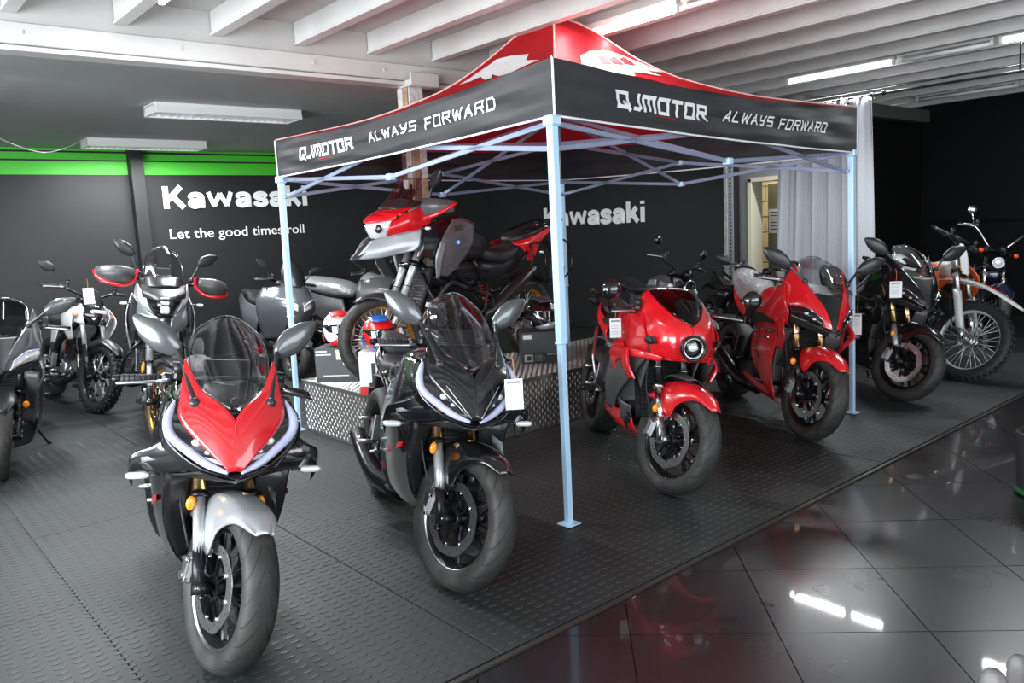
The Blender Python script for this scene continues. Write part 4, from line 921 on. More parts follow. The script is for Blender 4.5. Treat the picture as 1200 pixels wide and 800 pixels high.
# ------------------------------------------------------------ faired sport bike with winglets and lamp strips
def sport_a(label, loc, hd, nose, side, fend, low, st, mirror=GRY, accent=REDL, wingc=BLK, rimedge=ALU):
    t = bike(label, loc, hd); S = steer(st); wb = 1.44
    wheel(t, 'front_wheel', (0, 0, .3), .3, .12, S=S, edge=rimedge, spin=18); rear_end(t, wb)
    P = forks(t, S, low=low, foot=BMT, zs=.585)
    for s in (-1, 1):
        mb = MB().ball(P(.565, s)+V3(.012, s*.034, 0), (.012, .018, .026), 12); mb.build('reflector', AMB, t, S)
    fender(t, S, fend, ear=(.30, .22, .11, .20, .285, .318), angs=(-50, -36, -17, 4, 24, 40))
    MB().surf([[(-.045, .1005, .66), (.03, .1005, .645)], [(-.005, .1015, .56), (.06, .1015, .585)]], 3, 3, .002).build('mudguard_decal', PLAG if fend is SIL else LGR, t, S)
    # nose
    beak = [[(-.17, .150, 1.087), (-.17, .153, 1.085), (-.17, .156, 1.083)], [(-.08, .108, 1.0), (-.08, .138, .995), (-.09, .170, .985)], [(.0, .045, .955), (-.005, .11, .935), (-.03, .178, .91)],
            [(.05, .0, .905), (.045, .07, .878), (.02, .140, .853)], [(.085, 0, .83), (.08, .04, .812), (.07, .078, .795)], [(.115, 0, .745), (.112, .01, .743), (.11, .02, .741)]]
    panel(t, 'nose_panel', beak, nose, nu=21, nv=11)
    if nose is BLK:
        for s in (-1, 1): MB().tube([(.035, s*.115, .873), (.072, s*.068, .812), (.112, s*.022, .752)], .0018, 5, sub=3).build('pinstripe', SIL, t)
    panel(t, 'headlamp_glass', [[(-.092, .164, .975), (-.10, .19, .965)], [(-.04, .168, .915), (-.045, .198, .905)], [(.008, .130, .855), (-.015, .195, .85)], [(.055, .072, .798), (.035, .135, .79)], [(.095, .018, .745), (.07, .06, .757)]], LENS, nu=17, nv=7)
    for s in (-1, 1):
        mb = MB(); mb.tube([(-.115, s*.174, .968), (-.065, s*.200, .922), (-.035, s*.212, .885), (-.012, s*.200, .843), (.03, s*.142, .795), (.065, s*.083, .757), (.098, s*.022, .735)], [.005, .013, .017, .017, .016, .014, .007], 10, sub=6); mb.build('daylight_lamp', DRL, t)
        q = MB(); q.ball((.028, s*.118, .828), (.012, .020, .014), 14); q.build('headlamp_projector', CLR, t); MB().ball((.05, s*.085, .797), (.010, .012, .008), 12).build('low_beam_lens', CLR, t)
        MB().surf([[(-.12, s*.19, .96), (-.03, s*.222, .88), (.01, s*.20, .815), (.06, s*.11, .745), (.10, s*.0, .715)], [(-.14, s*.21, .95), (-.06, s*.24, .87), (-.02, s*.215, .785), (.03, s*.12, .718), (.07, 0, .69)]], 6, 22, .004, mir=False).build('nose_side_edge', BLK, t)
    # screen, dash, screen bolt
    MB().surf([[(-.10, .128, 1.01), (-.02, .06, .962), (.018, 0, .935), (-.02, -.06, .962), (-.10, -.128, 1.01)], [(-.21, .138, 1.095), (-.13, .08, 1.075), (-.105, 0, 1.06), (-.13, -.08, 1.075), (-.21, -.138, 1.095)],
               [(-.30, .120, 1.165), (-.25, .066, 1.175), (-.235, 0, 1.178), (-.25, -.066, 1.175), (-.30, -.120, 1.165)], [(-.345, .075, 1.205), (-.325, .035, 1.232), (-.32, 0, 1.24), (-.325, -.035, 1.232), (-.345, -.075, 1.205)]], 20, 24, .003).build('windscreen', SCR, t)
    MB().tube([(-.10, .128, 1.01), (-.21, .138, 1.095), (-.30, .121, 1.165), (-.335, .09, 1.198), (-.325, .035, 1.232), (-.32, 0, 1.24), (-.325, -.035, 1.232), (-.335, -.09, 1.198), (-.30, -.121, 1.165), (-.21, -.138, 1.095), (-.10, -.128, 1.01)], .0022, 6, sub=4).build('screen_edge', clear('screen_rim', (.6, .6, .6), .4), t)
    inn = MB(); inn.surf([[(-.09, .11, .985), (-.02, .05, .94), (.01, 0, .92), (-.02, -.05, .94), (-.09, -.11, .985)], [(-.20, .10, 1.02), (-.16, .05, 1.02), (-.14, 0, 1.015), (-.16, -.05, 1.02), (-.20, -.10, 1.02)]], 8, 14, .004); inn.build('inner_cowl', PLAG, t)
    ds = MB(); ds.box((-.23, 0, 1.035), (.02, .17, .10), R=rotm('Y', -25), bev=.006); ds.cyl((-.17, -.12, 1.02), (-.17, .12, 1.02), .009, n=10); ds.build('dashboard', PLA, t); MB().cyl((-.005, 0, .965), (.018, 0, .962), .014, n=14).build('screen_bolt', PLA, t)
    # side fairing
    rows = [[(-.10, .185, .955), (-.35, .20, .95), (-.55, .17, .88)], [(-.02, .225, .84), (-.25, .245, .83), (-.62, .20, .76)], [(-.07, .215, .70), (-.30, .252, .67), (-.68, .215, .60)],
            [(-.15, .205, .50), (-.36, .225, .46), (-.72, .20, .42)], [(-.22, .15, .34), (-.42, .17, .29), (-.74, .16, .27)], [(-.30, .05, .235), (-.45, .06, .19), (-.74, .05, .19)]]
    panel(t, 'side_fairing', rows, side, nu=30, nv=20)
    panel(t, 'fairing_edge', [[(-.14, .10, .70), (-.07, .21, .70)], [(-.20, .12, .5), (-.15, .20, .5)], [(-.26, .08, .34), (-.22, .15, .34)]], PLA, nu=9, nv=5)
    for mir in (1, -1):
        st_ = MB(); st_.surf([[(-.16, mir*.2315, .60), (-.40, mir*.238, .52)], [(-.17, mir*.2305, .575), (-.41, mir*.234, .49)]], 4, 8, .0022); st_.surf([[(-.62, mir*.198, .36), (-.66, mir*.196, .42)], [(-.67, mir*.192, .34), (-.70, mir*.192, .42)]], 3, 3, .003); st_.build('fairing_stripe', accent, t)
        w = MB(); w.surf([[(-.01, mir*.205, .85), (.02, mir*.17, .78), (.02, mir*.14, .725)], [(-.06, mir*.262, .80), (-.045, mir*.24, .748), (-.05, mir*.215, .707)], [(-.12, mir*.316, .762), (-.12, mir*.314, .728), (-.13, mir*.30, .698)], [(-.14, mir*.328, .705), (-.15, mir*.324, .665), (-.16, mir*.312, .628)]], 18, 10, .007); w.build('winglet', wingc, t)
        q = MB(); q.surf([[(-.043, mir*.240, .772), (-.038, mir*.234, .756)], [(-.088, mir*.290, .754), (-.085, mir*.286, .738)]], 5, 3, .0045); q.build('winglet_lettering', LGR, t)
        indicator(t, (-.10, .225, .688), mir, L=.075)
        leaf_mirror(t, (-.035, mir*.128, .952), (-.235, mir*.176, 1.118), (-.235, mir*.172, 1.105), (-.28, mir*.325, 1.23), mirror, w=.05, th=.026, facing=(-1, 0, .15))
    MB().surf([[(.06, .11, .735), (.09, 0, .705), (.06, -.11, .735)], [(-.06, .19, .70), (-.02, 0, .68), (-.06, -.19, .70)], [(-.22, .19, .68), (-.22, 0, .66), (-.22, -.19, .68)]], 10, 12, .005).build('nose_underside', PLA, t)
    radiator(t); headers(t); engine(t); frame_main(t)
    tank(t, side if side is not RED else RED); seat_tail(t, side)
    MB().body([(-.40, 0, .86, .12, .06), (-.52, 0, .84, .185, .07, 3), (-.74, 0, .80, .18, .08, 3), (-.86, 0, .76, .12, .06)], 16, 4).build('tank_shoulder', side, t)
    for s in (-1, 1): grip_bar(t, S, [(-.30, .105, .985), (-.31, .17, .985), (-.35, .30, .965), (-.375, .365, .955)], s)
    footpegs(t, -.93, .42, .17); muffler(t, [(-.75, -.06, .20), (-.95, -.15, .22), (-1.12, -.18, .28), (-1.35, -.19, .36)], .05)
    MB().surf([[(-.97, -.1, .62), (-.97, 0, .635), (-.97, .1, .62)], [(-1.2, -.1, .70), (-1.2, 0, .715), (-1.2, .1, .70)], [(-1.5, -.1, .68), (-1.5, 0, .70), (-1.5, .1, .68)]], 10, 10, .004).build('rear_mudguard', PLA, t)
    return t
sport_a('silver, black and red faired sport motorcycle, nearest the viewer, with white lamp strips', (.9, 2.75, .003), 15, RED, BLK, SIL, SIL, 17)
b2 = sport_a('all black faired sport motorcycle with white lamp strips beside the silver and red one', (1.87, 2.65, .003), 19.6, BLK, BLK, BLK, SIL, 22)
# ------------------------------------------------------------ red cafe racer with a single round lamp
def sport_b(label, loc, hd, st):
    t = bike(label, loc, hd); S = steer(st); wb = 1.47
    wheel(t, 'front_wheel', (0, 0, .3), .3, .12, S=S, spin=40); rear_end(t, wb, w=.19)
    P = forks(t, S, low=CHR, foot=ALU, tubec=BMT, caliper=ALU, zs=.56)
    for s in (-1, 1): MB().ball(P(.45, s)+V3(.012, s*.04, 0), (.012, .02, .024), 12).build('reflector', AMB, t, S)
    fender(t, S, RED, ear=(.30, .22, .115, .20, .285, .318), angs=(-50, -36, -15, 6, 28, 46))
    MB().surf([[(-.17, -.07, .60), (-.18, 0, .625), (-.17, .07, .60)], [(-.08, -.086, .645), (-.08, 0, .668), (-.08, .086, .645)], [(.02, -.05, .64), (.03, 0, .652), (.02, .05, .64)]], 8, 10, .004).build('mudguard_insert', GRYM, t, S)
    # bubble nose: rows top to bottom from the screen edge to the lower lip
    nose = [[(-.30, .145, 1.105), (-.31, .165, 1.085), (-.34, .185, 1.03)], [(-.16, .13, 1.05), (-.18, .175, 1.02), (-.24, .205, .95)], [(-.02, .075, .985), (-.04, .155, .96), (-.12, .212, .90)],
            [(.065, 0, .935), (.045, .11, .905), (-.06, .20, .845)], [(.085, 0, .84), (.06, .10, .825), (-.04, .185, .79)], [(.05, 0, .745), (.03, .09, .745), (-.06, .165, .735)]]
    panel(t, 'nose_fairing', nose, RED, nu=26, nv=16)
    la = MB(); R_ = rotm('Z', 0)
    la.lathe([(.060, .055), (.072, .115), (.066, .125), (.056, .118), (.050, .06)], c=(0, 0, .828), n=36, axis='x', closed=True); lo = la.build('headlamp_bezel', BMT, t)
    MB().lathe([(.0505, .100), (.0565, .112), (.0525, .114), (.0475, .103)], c=(0, 0, .828), n=36, axis='x', closed=True).build('lamp_ring', CHR, lo)
    MB().lathe([(.0, .095), (.03, .093), (.05, .085)], c=(0, 0, .828), n=28, axis='x').build('lamp_lens', LENS, lo)
    q = MB(); q.ball((.10, 0, .832), (.012, .028, .022), 14); q.box((.108, 0, .832), (.006, .05, .004)); q.build('headlamp_projector', CLR, lo)
    MB().surf([[(-.30, .145, 1.105), (-.22, .08, 1.12), (-.205, 0, 1.125), (-.22, -.08, 1.12), (-.30, -.145, 1.105)], [(-.16, .132, 1.052), (-.09, .07, 1.06), (-.075, 0, 1.062), (-.09, -.07, 1.06), (-.16, -.132, 1.052)],
               [(-.02, .075, .985), (.02, .045, .975), (.035, 0, .972), (.02, -.045, .975), (-.02, -.075, .985)], [(.05, .01, .945), (.058, .005, .942), (.062, 0, .940), (.058, -.005, .942), (.05, -.01, .945)]], 18, 20, .003).build('windscreen', SCRD, t)
    MB().tube([(-.30, .147, 1.105), (-.22, .082, 1.122), (-.205, 0, 1.127), (-.22, -.082, 1.122), (-.30, -.147, 1.105)], .003, 6, sub=5).build('screen_edge', CHR, t)
    MB().surf([[(-.28, .13, 1.0), (-.12, .07, .99), (-.06, 0, .96), (-.12, -.07, .99), (-.28, -.13, 1.0)], [(-.36, .10, 1.03), (-.3, .05, 1.04), (-.28, 0, 1.04), (-.3, -.05, 1.04), (-.36, -.10, 1.03)]], 8, 14, .004).build('dashboard', PLA, t)
    # shoulders running back to the tank
    panel(t, 'shoulder_fairing', [[(-.20, .19, .985), (-.40, .20, 1.00), (-.62, .16, .96)], [(-.08, .215, .89), (-.34, .235, .90), (-.66, .20, .87)], [(-.06, .195, .79), (-.30, .225, .79), (-.62, .20, .78)], [(-.16, .19, .74), (-.34, .215, .735), (-.58, .20, .72)]], RED, nu=18, nv=18)
    panel(t, 'air_duct', [[(.010, .196, .862), (-.03, .212, .868)], [(.012, .175, .828), (-.04, .207, .820)]], PLA, nu=6, nv=6, th=.008)
    for s in (1, -1):
        d = MB(); d.ball((-.035, s*.2, .845), (.035, .014, .022), 14, R=rotm('Z', -s*25)); d.build('duct_mouth', PLA, t)
        c = MB(); c.surf([[(.03, s*.13, .765), (-.10, s*.205, .775), (-.30, s*.252, .77)], [(.015, s*.14, .735), (-.10, s*.215, .735), (-.30, s*.258, .715)]], 4, 14, .010)
        c.surf([[(-.20, s*.250, .765), (-.32, s*.258, .765)], [(-.14, s*.262, .69), (-.27, s*.262, .68)], [(-.12, s*.225, .615), (-.19, s*.235, .60)]], 12, 6, .010); c.build('canard', RED, t)
    panel(t, 'side_cowl', [[(-.06, .205, .735), (-.34, .225, .76), (-.62, .20, .74)], [(-.22, .225, .60), (-.46, .238, .62), (-.72, .20, .62)], [(-.40, .225, .47), (-.60, .225, .48), (-.80, .19, .50)], [(-.52, .20, .35), (-.68, .20, .35), (-.84, .17, .38)]], GRYM, nu=20, nv=18)
    panel(t, 'cowl_scoop', [[(-.40, .232, .80), (-.56, .235, .77)], [(-.30, .245, .72), (-.60, .245, .70)], [(-.46, .242, .66), (-.56, .24, .64)], [(-.40, .238, .60), (-.44, .236, .60)]], RED, nu=12, nv=8)
    panel(t, 'belly_pan', [[(-.30, .175, .40), (-.50, .205, .37), (-.78, .185, .36)], [(-.25, .15, .30), (-.48, .185, .28), (-.80, .165, .29)], [(-.24, .05, .21), (-.48, .06, .19), (-.78, .06, .21)]], RED, nu=14, nv=16)
    for s in (1, -1):
        mb = MB()
        for i in range(3): mb.box((-.30-.006*i, s*.19, .385-i*.035), (.09, .012, .010), R=rotm('Y', 25)); 
        mb.build('belly_louvre', PLA, t)
        q = MB().surf([[(-.27, s*.178, .43), (-.33, s*.21, .44), (-.40, s*.222, .46)], [(-.29, s*.165, .33), (-.33, s*.19, .33), (-.37, s*.20, .33)]], 6, 6, .003); q.build('belly_trim', GRYM, t)
    panel(t, 'inner_cowl', [[(-.14, .15, .73), (-.42, .222, .66)], [(-.24, .145, .55), (-.52, .222, .50)], [(-.28, .14, .46), (-.50, .215, .41)]], mat('mid_grey_plastic', (.13, .135, .14), .45), nu=9, nv=7)
    radiator(t, x=-.26, z=.54, h=.34, w=.30, rake=-22); headers(t); engine(t, w=.20); frame_main(t, GRYM)
    tank(t, RED, top=1.0, w=.17, x0=-.42, x1=-1.0, low=.78); seat_tail(t, RED, x0=-.98, x1=-1.55, z0=.83, z1=.97)
    for s in (1, -1):
        mb = MB()
        for z in (.955, .885): mb.cyl((-1.45, s*.045, z), (-1.78, s*.06, z+.04), .026, n=14); mb.cyl((-1.78, s*.06, z+.04), (-1.80, s*.061, z+.042), .027, .02, n=14, m=1)
        mb.build('exhaust_tip', [BMT, GLD], t)
    for s in (-1, 1):
        ho = grip_bar(t, None, [(-.33, .10, .99), (-.30, .18, .99), (-.24, .30, .985), (-.205, .37, .985)], s, lever=True, r=.018)
        mm = MB(); c = V3(-.12, s*.415, 1.095); mm.tube([(-.205, s*.385, .985), (-.16, s*.41, 1.02), c-V3(.0, 0, .05)], .007, 8, sub=3); mm.build('mirror_stem', BMT, t)
        q = MB(); q.ball(c, (.034, .056, .056), 20); qq = q.build('round_mirror', BLK, t); MB().lathe([(0, -.036), (.045, -.034), (.048, -.028)], c=c, n=24, axis='x').build('mirror_glass', MIR, qq)
    footpegs(t, -.98, .43, .17, ALU); MB().surf([[(-.98, -.1, .63), (-.98, 0, .645), (-.98, .1, .63)], [(-1.2, -.1, .70), (-1.2, 0, .715), (-1.2, .1, .70)], [(-1.5, -.1, .68), (-1.5, 0, .70), (-1.5, .1, .68)]], 10, 10, .004).build('rear_mudguard', LGR, t)
    hg = MB(); hg.tube([(-.98, -.20, .47), (-1.02, -.22, .60), (-1.12, -.19, .68), (-1.22, -.16, .78)], .012, 8, sub=4); hg.build('footrest_hanger', ALU, t)
    return t
sport_b('glossy red sport motorcycle with one round headlamp and round bar-end mirrors', (3.4, 2.71, .003), 31.5, 22)

# ------------------------------------------------------------ faired sport bike with slanted lamps
def sport_c(label, loc, hd, st, paint, side=None, wrap=False, tube=GLD, scr=SCR, lensm=LENS, low=BMT, mirror=PLAG, fend=None, inner=GRYM, lod=1, lean=8):
    side = side or paint; t = bike(label, loc, hd, lean); S = steer(st); wb = 1.46
    wheel(t, 'front_wheel', (0, 0, .3), .3, .12, S=S, spin=5, lod=lod); rear_end(t, wb, lod=lod)
    P = forks(t, S, low=low, foot=BMT, tubec=tube, caliper=STE, zs=.57)
    for s in (-1, 1): MB().ball(P(.50, s)+V3(.012, s*.04, 0), (.012, .022, .024), 12).build('reflector', AMB, t, S)
    fender(t, S, fend or paint, ear=(.30, .23, .15, .23, .29, .318), angs=(-50, -36, -14, 10, 32, 50))
    panel(t, 'nose_panel', [[(-.18, .165, 1.155), (-.20, .175, 1.13), (-.26, .20, 1.03)], [(-.08, .14, 1.06), (-.09, .17, 1.03), (-.18, .215, .96)], [(.03, .095, .97), (.01, .15, .945), (-.10, .222, .90)],
            [(.10, .055, .90), (.06, .13, .88), (-.05, .20, .87)], [(.155, .03, .82), (.13, .065, .82), (.08, .12, .83)], [(.175, .012, .755), (.165, .03, .76), (.15, .05, .775)]], paint, nu=26, nv=16)
    MB().surf([[(.02, .095, .975), (.045, 0, .97), (.02, -.095, .975)], [(.085, .06, .905), (.095, 0, .90), (.085, -.06, .905)], [(.14, .035, .82), (.145, 0, .82), (.14, -.035, .82)], [(.175, .014, .74), (.18, 0, .74), (.175, -.014, .74)]], 16, 10, .005).build('centre_vent', PLA, t)
    panel(t, 'headlamp_glass', [[(-.045, .205, .885), (.06, .132, .872), (.135, .068, .815)], [(-.035, .212, .85), (.07, .14, .835), (.15, .06, .782)], [(-.01, .19, .82), (.08, .12, .80), (.155, .05, .765)]], lensm, nu=9, nv=18)
    for s in (1, -1):
        q = MB(); q.tube([(-.04, s*.212, .888), (.065, s*.137, .877), (.14, s*.07, .818)], .0045, 6, sub=5); q.build('lamp_brow', CHR if lensm is LENS else DRL, t)
        MB().ball((.058, s*.145, .845), (.018, .018, .010), 10).build('headlamp_projector', CLR, t); MB().ball((.10, s*.108, .815), (.016, .014, .009), 10).build('headlamp_projector', CLR, t)
        MB().surf([[(-.05, s*.205, .82), (.07, s*.12, .785), (.165, s*.03, .745)], [(-.07, s*.20, .77), (.05, s*.12, .74), (.14, s*.02, .71)]], 6, 12, .006).build('chin_panel', PLA, t)
        c = MB().surf([[(-.10, s*.215, .80), (-.16, s*.225, .80)], [(-.02, s*.245, .72), (-.10, s*.25, .72)], [(-.04, s*.225, .66), (-.12, s*.235, .66)], [(-.12, s*.205, .58), (-.18, s*.215, .58)]], 14, 6, .008); c.build('winglet', paint, t)
        leaf_mirror(t, (-.03, s*.145, 1.05), (-.10, s*.24, 1.14), (-.09, s*.235, 1.14), (-.11, s*.42, 1.235), mirror, w=.052, th=.024, facing=(-1, 0, .15))
        indicator(t, (-.12, .235, .70), s, L=.06, lens=PLAG)
    MB().surf([[(.02, .098, .978), (.05, 0, .975), (.02, -.098, .978)], [(-.10, .135, 1.075), (-.02, 0, 1.07), (-.10, -.135, 1.075)], [(-.21, .12, 1.16), (-.15, 0, 1.165), (-.21, -.12, 1.16)], [(-.28, .065, 1.20), (-.25, 0, 1.215), (-.28, -.065, 1.20)]], 18, 20, .003).build('windscreen', scr, t)
    MB().tube([(.02, .1, .98), (-.10, .137, 1.077), (-.21, .122, 1.162), (-.272, .075, 1.198), (-.25, 0, 1.217), (-.272, -.075, 1.198), (-.21, -.122, 1.162), (-.10, -.137, 1.077), (.02, -.1, .98)], .0025, 6, sub=5).build('screen_edge', MATS.get('screen_rim', CHR), t)
    MB().surf([[(-.02, .09, .965), (.02, 0, .955), (-.02, -.09, .965)], [(-.22, .10, 1.02), (-.2, 0, 1.03), (-.22, -.10, 1.02)]], 6, 8, .004).build('dashboard', PLA, t)
    panel(t, 'upper_fairing', [[(-.20, .205, 1.02), (-.34, .205, .98), (-.46, .17, .93)], [(-.12, .222, .93), (-.36, .225, .86), (-.60, .20, .82)], [(-.06, .215, .84), (-.34, .235, .77), (-.66, .21, .73)], [(-.08, .21, .76), (-.30, .235, .70), (-.56, .22, .67)]], paint, nu=20, nv=18)
    panel(t, 'side_fairing', [[(-.12, .225, .745), (-.34, .245, .70), (-.60, .22, .66)], [(-.16, .23, .62), (-.38, .242, .58), (-.64, .215, .52)], [(-.20, .225, .48), (-.38, .235, .46), (-.58, .215, .44)], [(-.19, .21, .34), (-.34, .22, .33), (-.46, .21, .36)], [(-.17, .18, .22), (-.24, .19, .24), (-.30, .19, .27)]], side, nu=26, nv=14)
    panel(t, 'side_recess', [[(-.26, .2475, .765), (-.46, .238, .79), (-.66, .212, .79)], [(-.20, .2445, .735), (-.42, .2475, .735), (-.66, .226, .69)]], PLA, nu=6, nv=12, th=.008)
    panel(t, 'lower_fairing', [[(-.20, .19, .28), (-.45, .205, .30), (-.80, .185, .33)], [(-.18, .17, .215), (-.45, .19, .235), (-.78, .17, .27)], [(-.25, .06, .16), (-.45, .07, .165), (-.74, .06, .19)]], side, nu=12, nv=16)
    panel(t, 'inner_fairing', [[(-.16, .12, .72), (-.13, .215, .72)], [(-.26, .12, .5), (-.20, .21, .5)], [(-.28, .10, .34), (-.22, .19, .34)]], inner, nu=9, nv=5)
    for s in (1, -1):
        q = MB()
        for i in range(5): q.box((-.35-i*.02, s*.236, .60-i*.028), (.11, .004, .008), R=rotm('Y', 30))
        q.build('fairing_vent', PLA, t); MB().tube([(-.28, s*.242, .64), (-.40, s*.245, .63), (-.46, s*.243, .625)], [.004, .009, .003], 8, sub=3).build('side_badge', CHR, t)
    radiator(t, x=-.28); headers(t); engine(t, cover=ENG); frame_main(t)
    tank(t, paint, top=.985, w=.16, x0=-.44, x1=-.98); seat_tail(t, paint, x0=-.96, x1=-1.56, z0=.82, z1=.99, wrap=wrap)
    for s in (-1, 1): grip_bar(t, S, [(-.29, .105, 1.02), (-.31, .18, 1.025), (-.34, .30, 1.02), (-.36, .37, 1.02)], s)
    footpegs(t, -.98, .43, .17, PLAG); muffler(t, [(-.75, -.06, .20), (-.95, -.15, .24), (-1.15, -.20, .34), (-1.36, -.22, .44)], .052)
    return t
sport_c('glossy red faired sport motorcycle beside the right canopy leg, its seat wrapped in clear plastic', (4.84, 2.69, .003), 36.6, 12, RED, wrap=True)
sport_c('glossy black faired sport motorcycle with gold forks beside the white dirt bike', (6.28, 2.70, .003), 36, 26, BLK, low=LGR)
sport_c('dark grey faired sport motorcycle cut off by the left edge of the photo', (.72, 6.24, .003), 12, 4, GRY, side=PLA, fend=PLA, mirror=GRY, tube=BMT, scr=SCRD, lensm=CLR, lod=0)

# ------------------------------------------------------------ dirt bike
def dirt_bike(label, loc, hd, st):
    t = bike(label, loc, hd, 6); S = steer(st, 26, .10); RF = .35; wb = 1.48
    wheel(t, 'front_wheel', (0, 0, RF), RF, .085, 'wire', S, RIMS, discs=(1,), dr=.13, knob=True, hubc=ALU); rear_end(t, wb, .33, .12, 'wire', ALU, knob=True, zp=.46)
    P = lambda z, s: fork_pt(z, s*.095, 26, -.025, RF)
    forks(t, S, R=RF, rake=26, top=1.10, low=CHR, tubec=ALU, foot=ALU, zs=.70, cal=(1,), y=.095)
    for s in (1, -1): MB().surf([[P(.42, s)+V3(.03, s*.0, 0), P(.42, s)+V3(.03, s*.045, 0), P(.42, s)+V3(-.02, s*.05, 0)], [P(.74, s)+V3(.04, s*0, 0), P(.74, s)+V3(.03, s*.045, 0), P(.74, s)+V3(-.02, s*.045, 0)]], 6, 8, .004).build('fork_guard', WHT, t, S)
    def frow(x, w, z, d=.02): return [(x, w, z-d), (x, w*.7, z), (x, 0, z+.008), (x, -w*.7, z), (x, -w, z-d)]
    MB().surf([frow(-.52, .045, .80), frow(-.32, .062, .845), frow(-.10, .072, .84), frow(.08, .07, .795), frow(.24, .055, .735), frow(.33, .022, .69, .006)], 26, 14, .005).build('front_mudguard', WHT, t, S)
    MB().surf([[(-.10, .045, .857), (-.10, .012, .862)], [(.06, .045, .822), (.06, .012, .828)], [(.20, .03, .767), (.20, .008, .772)]], 10, 4, .0012).build('mudguard_stripe', REDL, t, S)
    me = text_mesh('TM', .05, .001, .0005); me.materials.append(INK); put('mudguard_print', me, t, S@Tm((-.20, -.02, .868), rotm('Z', 0)))
    MB().surf([[(-.40, .03, 1.16), (-.385, 0, 1.165), (-.40, -.03, 1.16)], [(-.36, .06, 1.10), (-.33, 0, 1.10), (-.36, -.06, 1.10)], [(-.31, .07, 1.0), (-.28, 0, 1.0), (-.31, -.07, 1.0)], [(-.27, .045, .90), (-.24, 0, .90), (-.27, -.045, .90)]], 16, 12, .005).build('number_board', WHT, t, S)
    for s in (-1, 1): grip_bar(t, S, [(-.40, .04, 1.15), (-.40, .10, 1.16), (-.43, .20, 1.19), (-.47, .37, 1.20)], s, r=.017)
    MB().cyl((-.42, -.12, 1.20), (-.42, .12, 1.20), .022, n=12).build('bar_pad', PLA, t, S)
    MB().cyl((-.40, -.02, 1.13), (-.40, .02, 1.16), .02, n=10).build('bar_clamp', ALU, t, S)
    panel(t, 'radiator_shroud', [[(-.40, .12, .98), (-.60, .13, .97), (-.78, .10, .95)], [(-.30, .175, .88), (-.50, .18, .86), (-.76, .12, .85)], [(-.28, .17, .76), (-.42, .17, .72), (-.56, .14, .72)], [(-.34, .14, .66), (-.40, .14, .64), (-.46, .13, .64)]], ORG, nu=18, nv=14)
    panel(t, 'shroud_decal', [[(-.38, .181, .86), (-.52, .184, .85)], [(-.36, .180, .80), (-.46, .180, .78)]], WHT, nu=4, nv=6)
    MB().body([(-.44, 0, .93, .05, .06), (-.55, 0, .93, .11, .07), (-.75, 0, .90, .10, .08), (-.88, 0, .86, .06, .06)], 16, 4).build('fuel_tank', WHT, t)
    MB().body([(-.70, 0, .95, .05, .03), (-.85, 0, .94, .075, .035, 3), (-1.2, 0, .95, .08, .035, 3), (-1.45, 0, .97, .06, .025, 3)], 16, 4).build('seat', SEAT, t)
    panel(t, 'side_panel', [[(-.9, .09, .9), (-1.2, .10, .91), (-1.45, .08, .93)], [(-.95, .12, .78), (-1.15, .12, .80), (-1.35, .09, .85)]], WHT)
    MB().surf([frow(-1.3, .08, .95), frow(-1.5, .09, .98), frow(-1.75, .07, 1.02)], 10, 10, .005).build('rear_mudguard', WHT, t)
    engine(t, x=-.66, z=.50, w=.15, cover=ALU); frame_main(t, ORG); footpegs(t, -.88, .40, .13); muffler(t, [(-.9, -.15, .62), (-1.1, -.16, .72), (-1.45, -.15, .84)], .05, ALU)
    return t
dirt_bike('white dirt bike with a wire-spoked knobbly front wheel and orange shrouds', (7.35, 2.65, .003), 46, 38)

SILW = mat('silver_white_paint', (.66, .67, .68), .3, .0, .8)
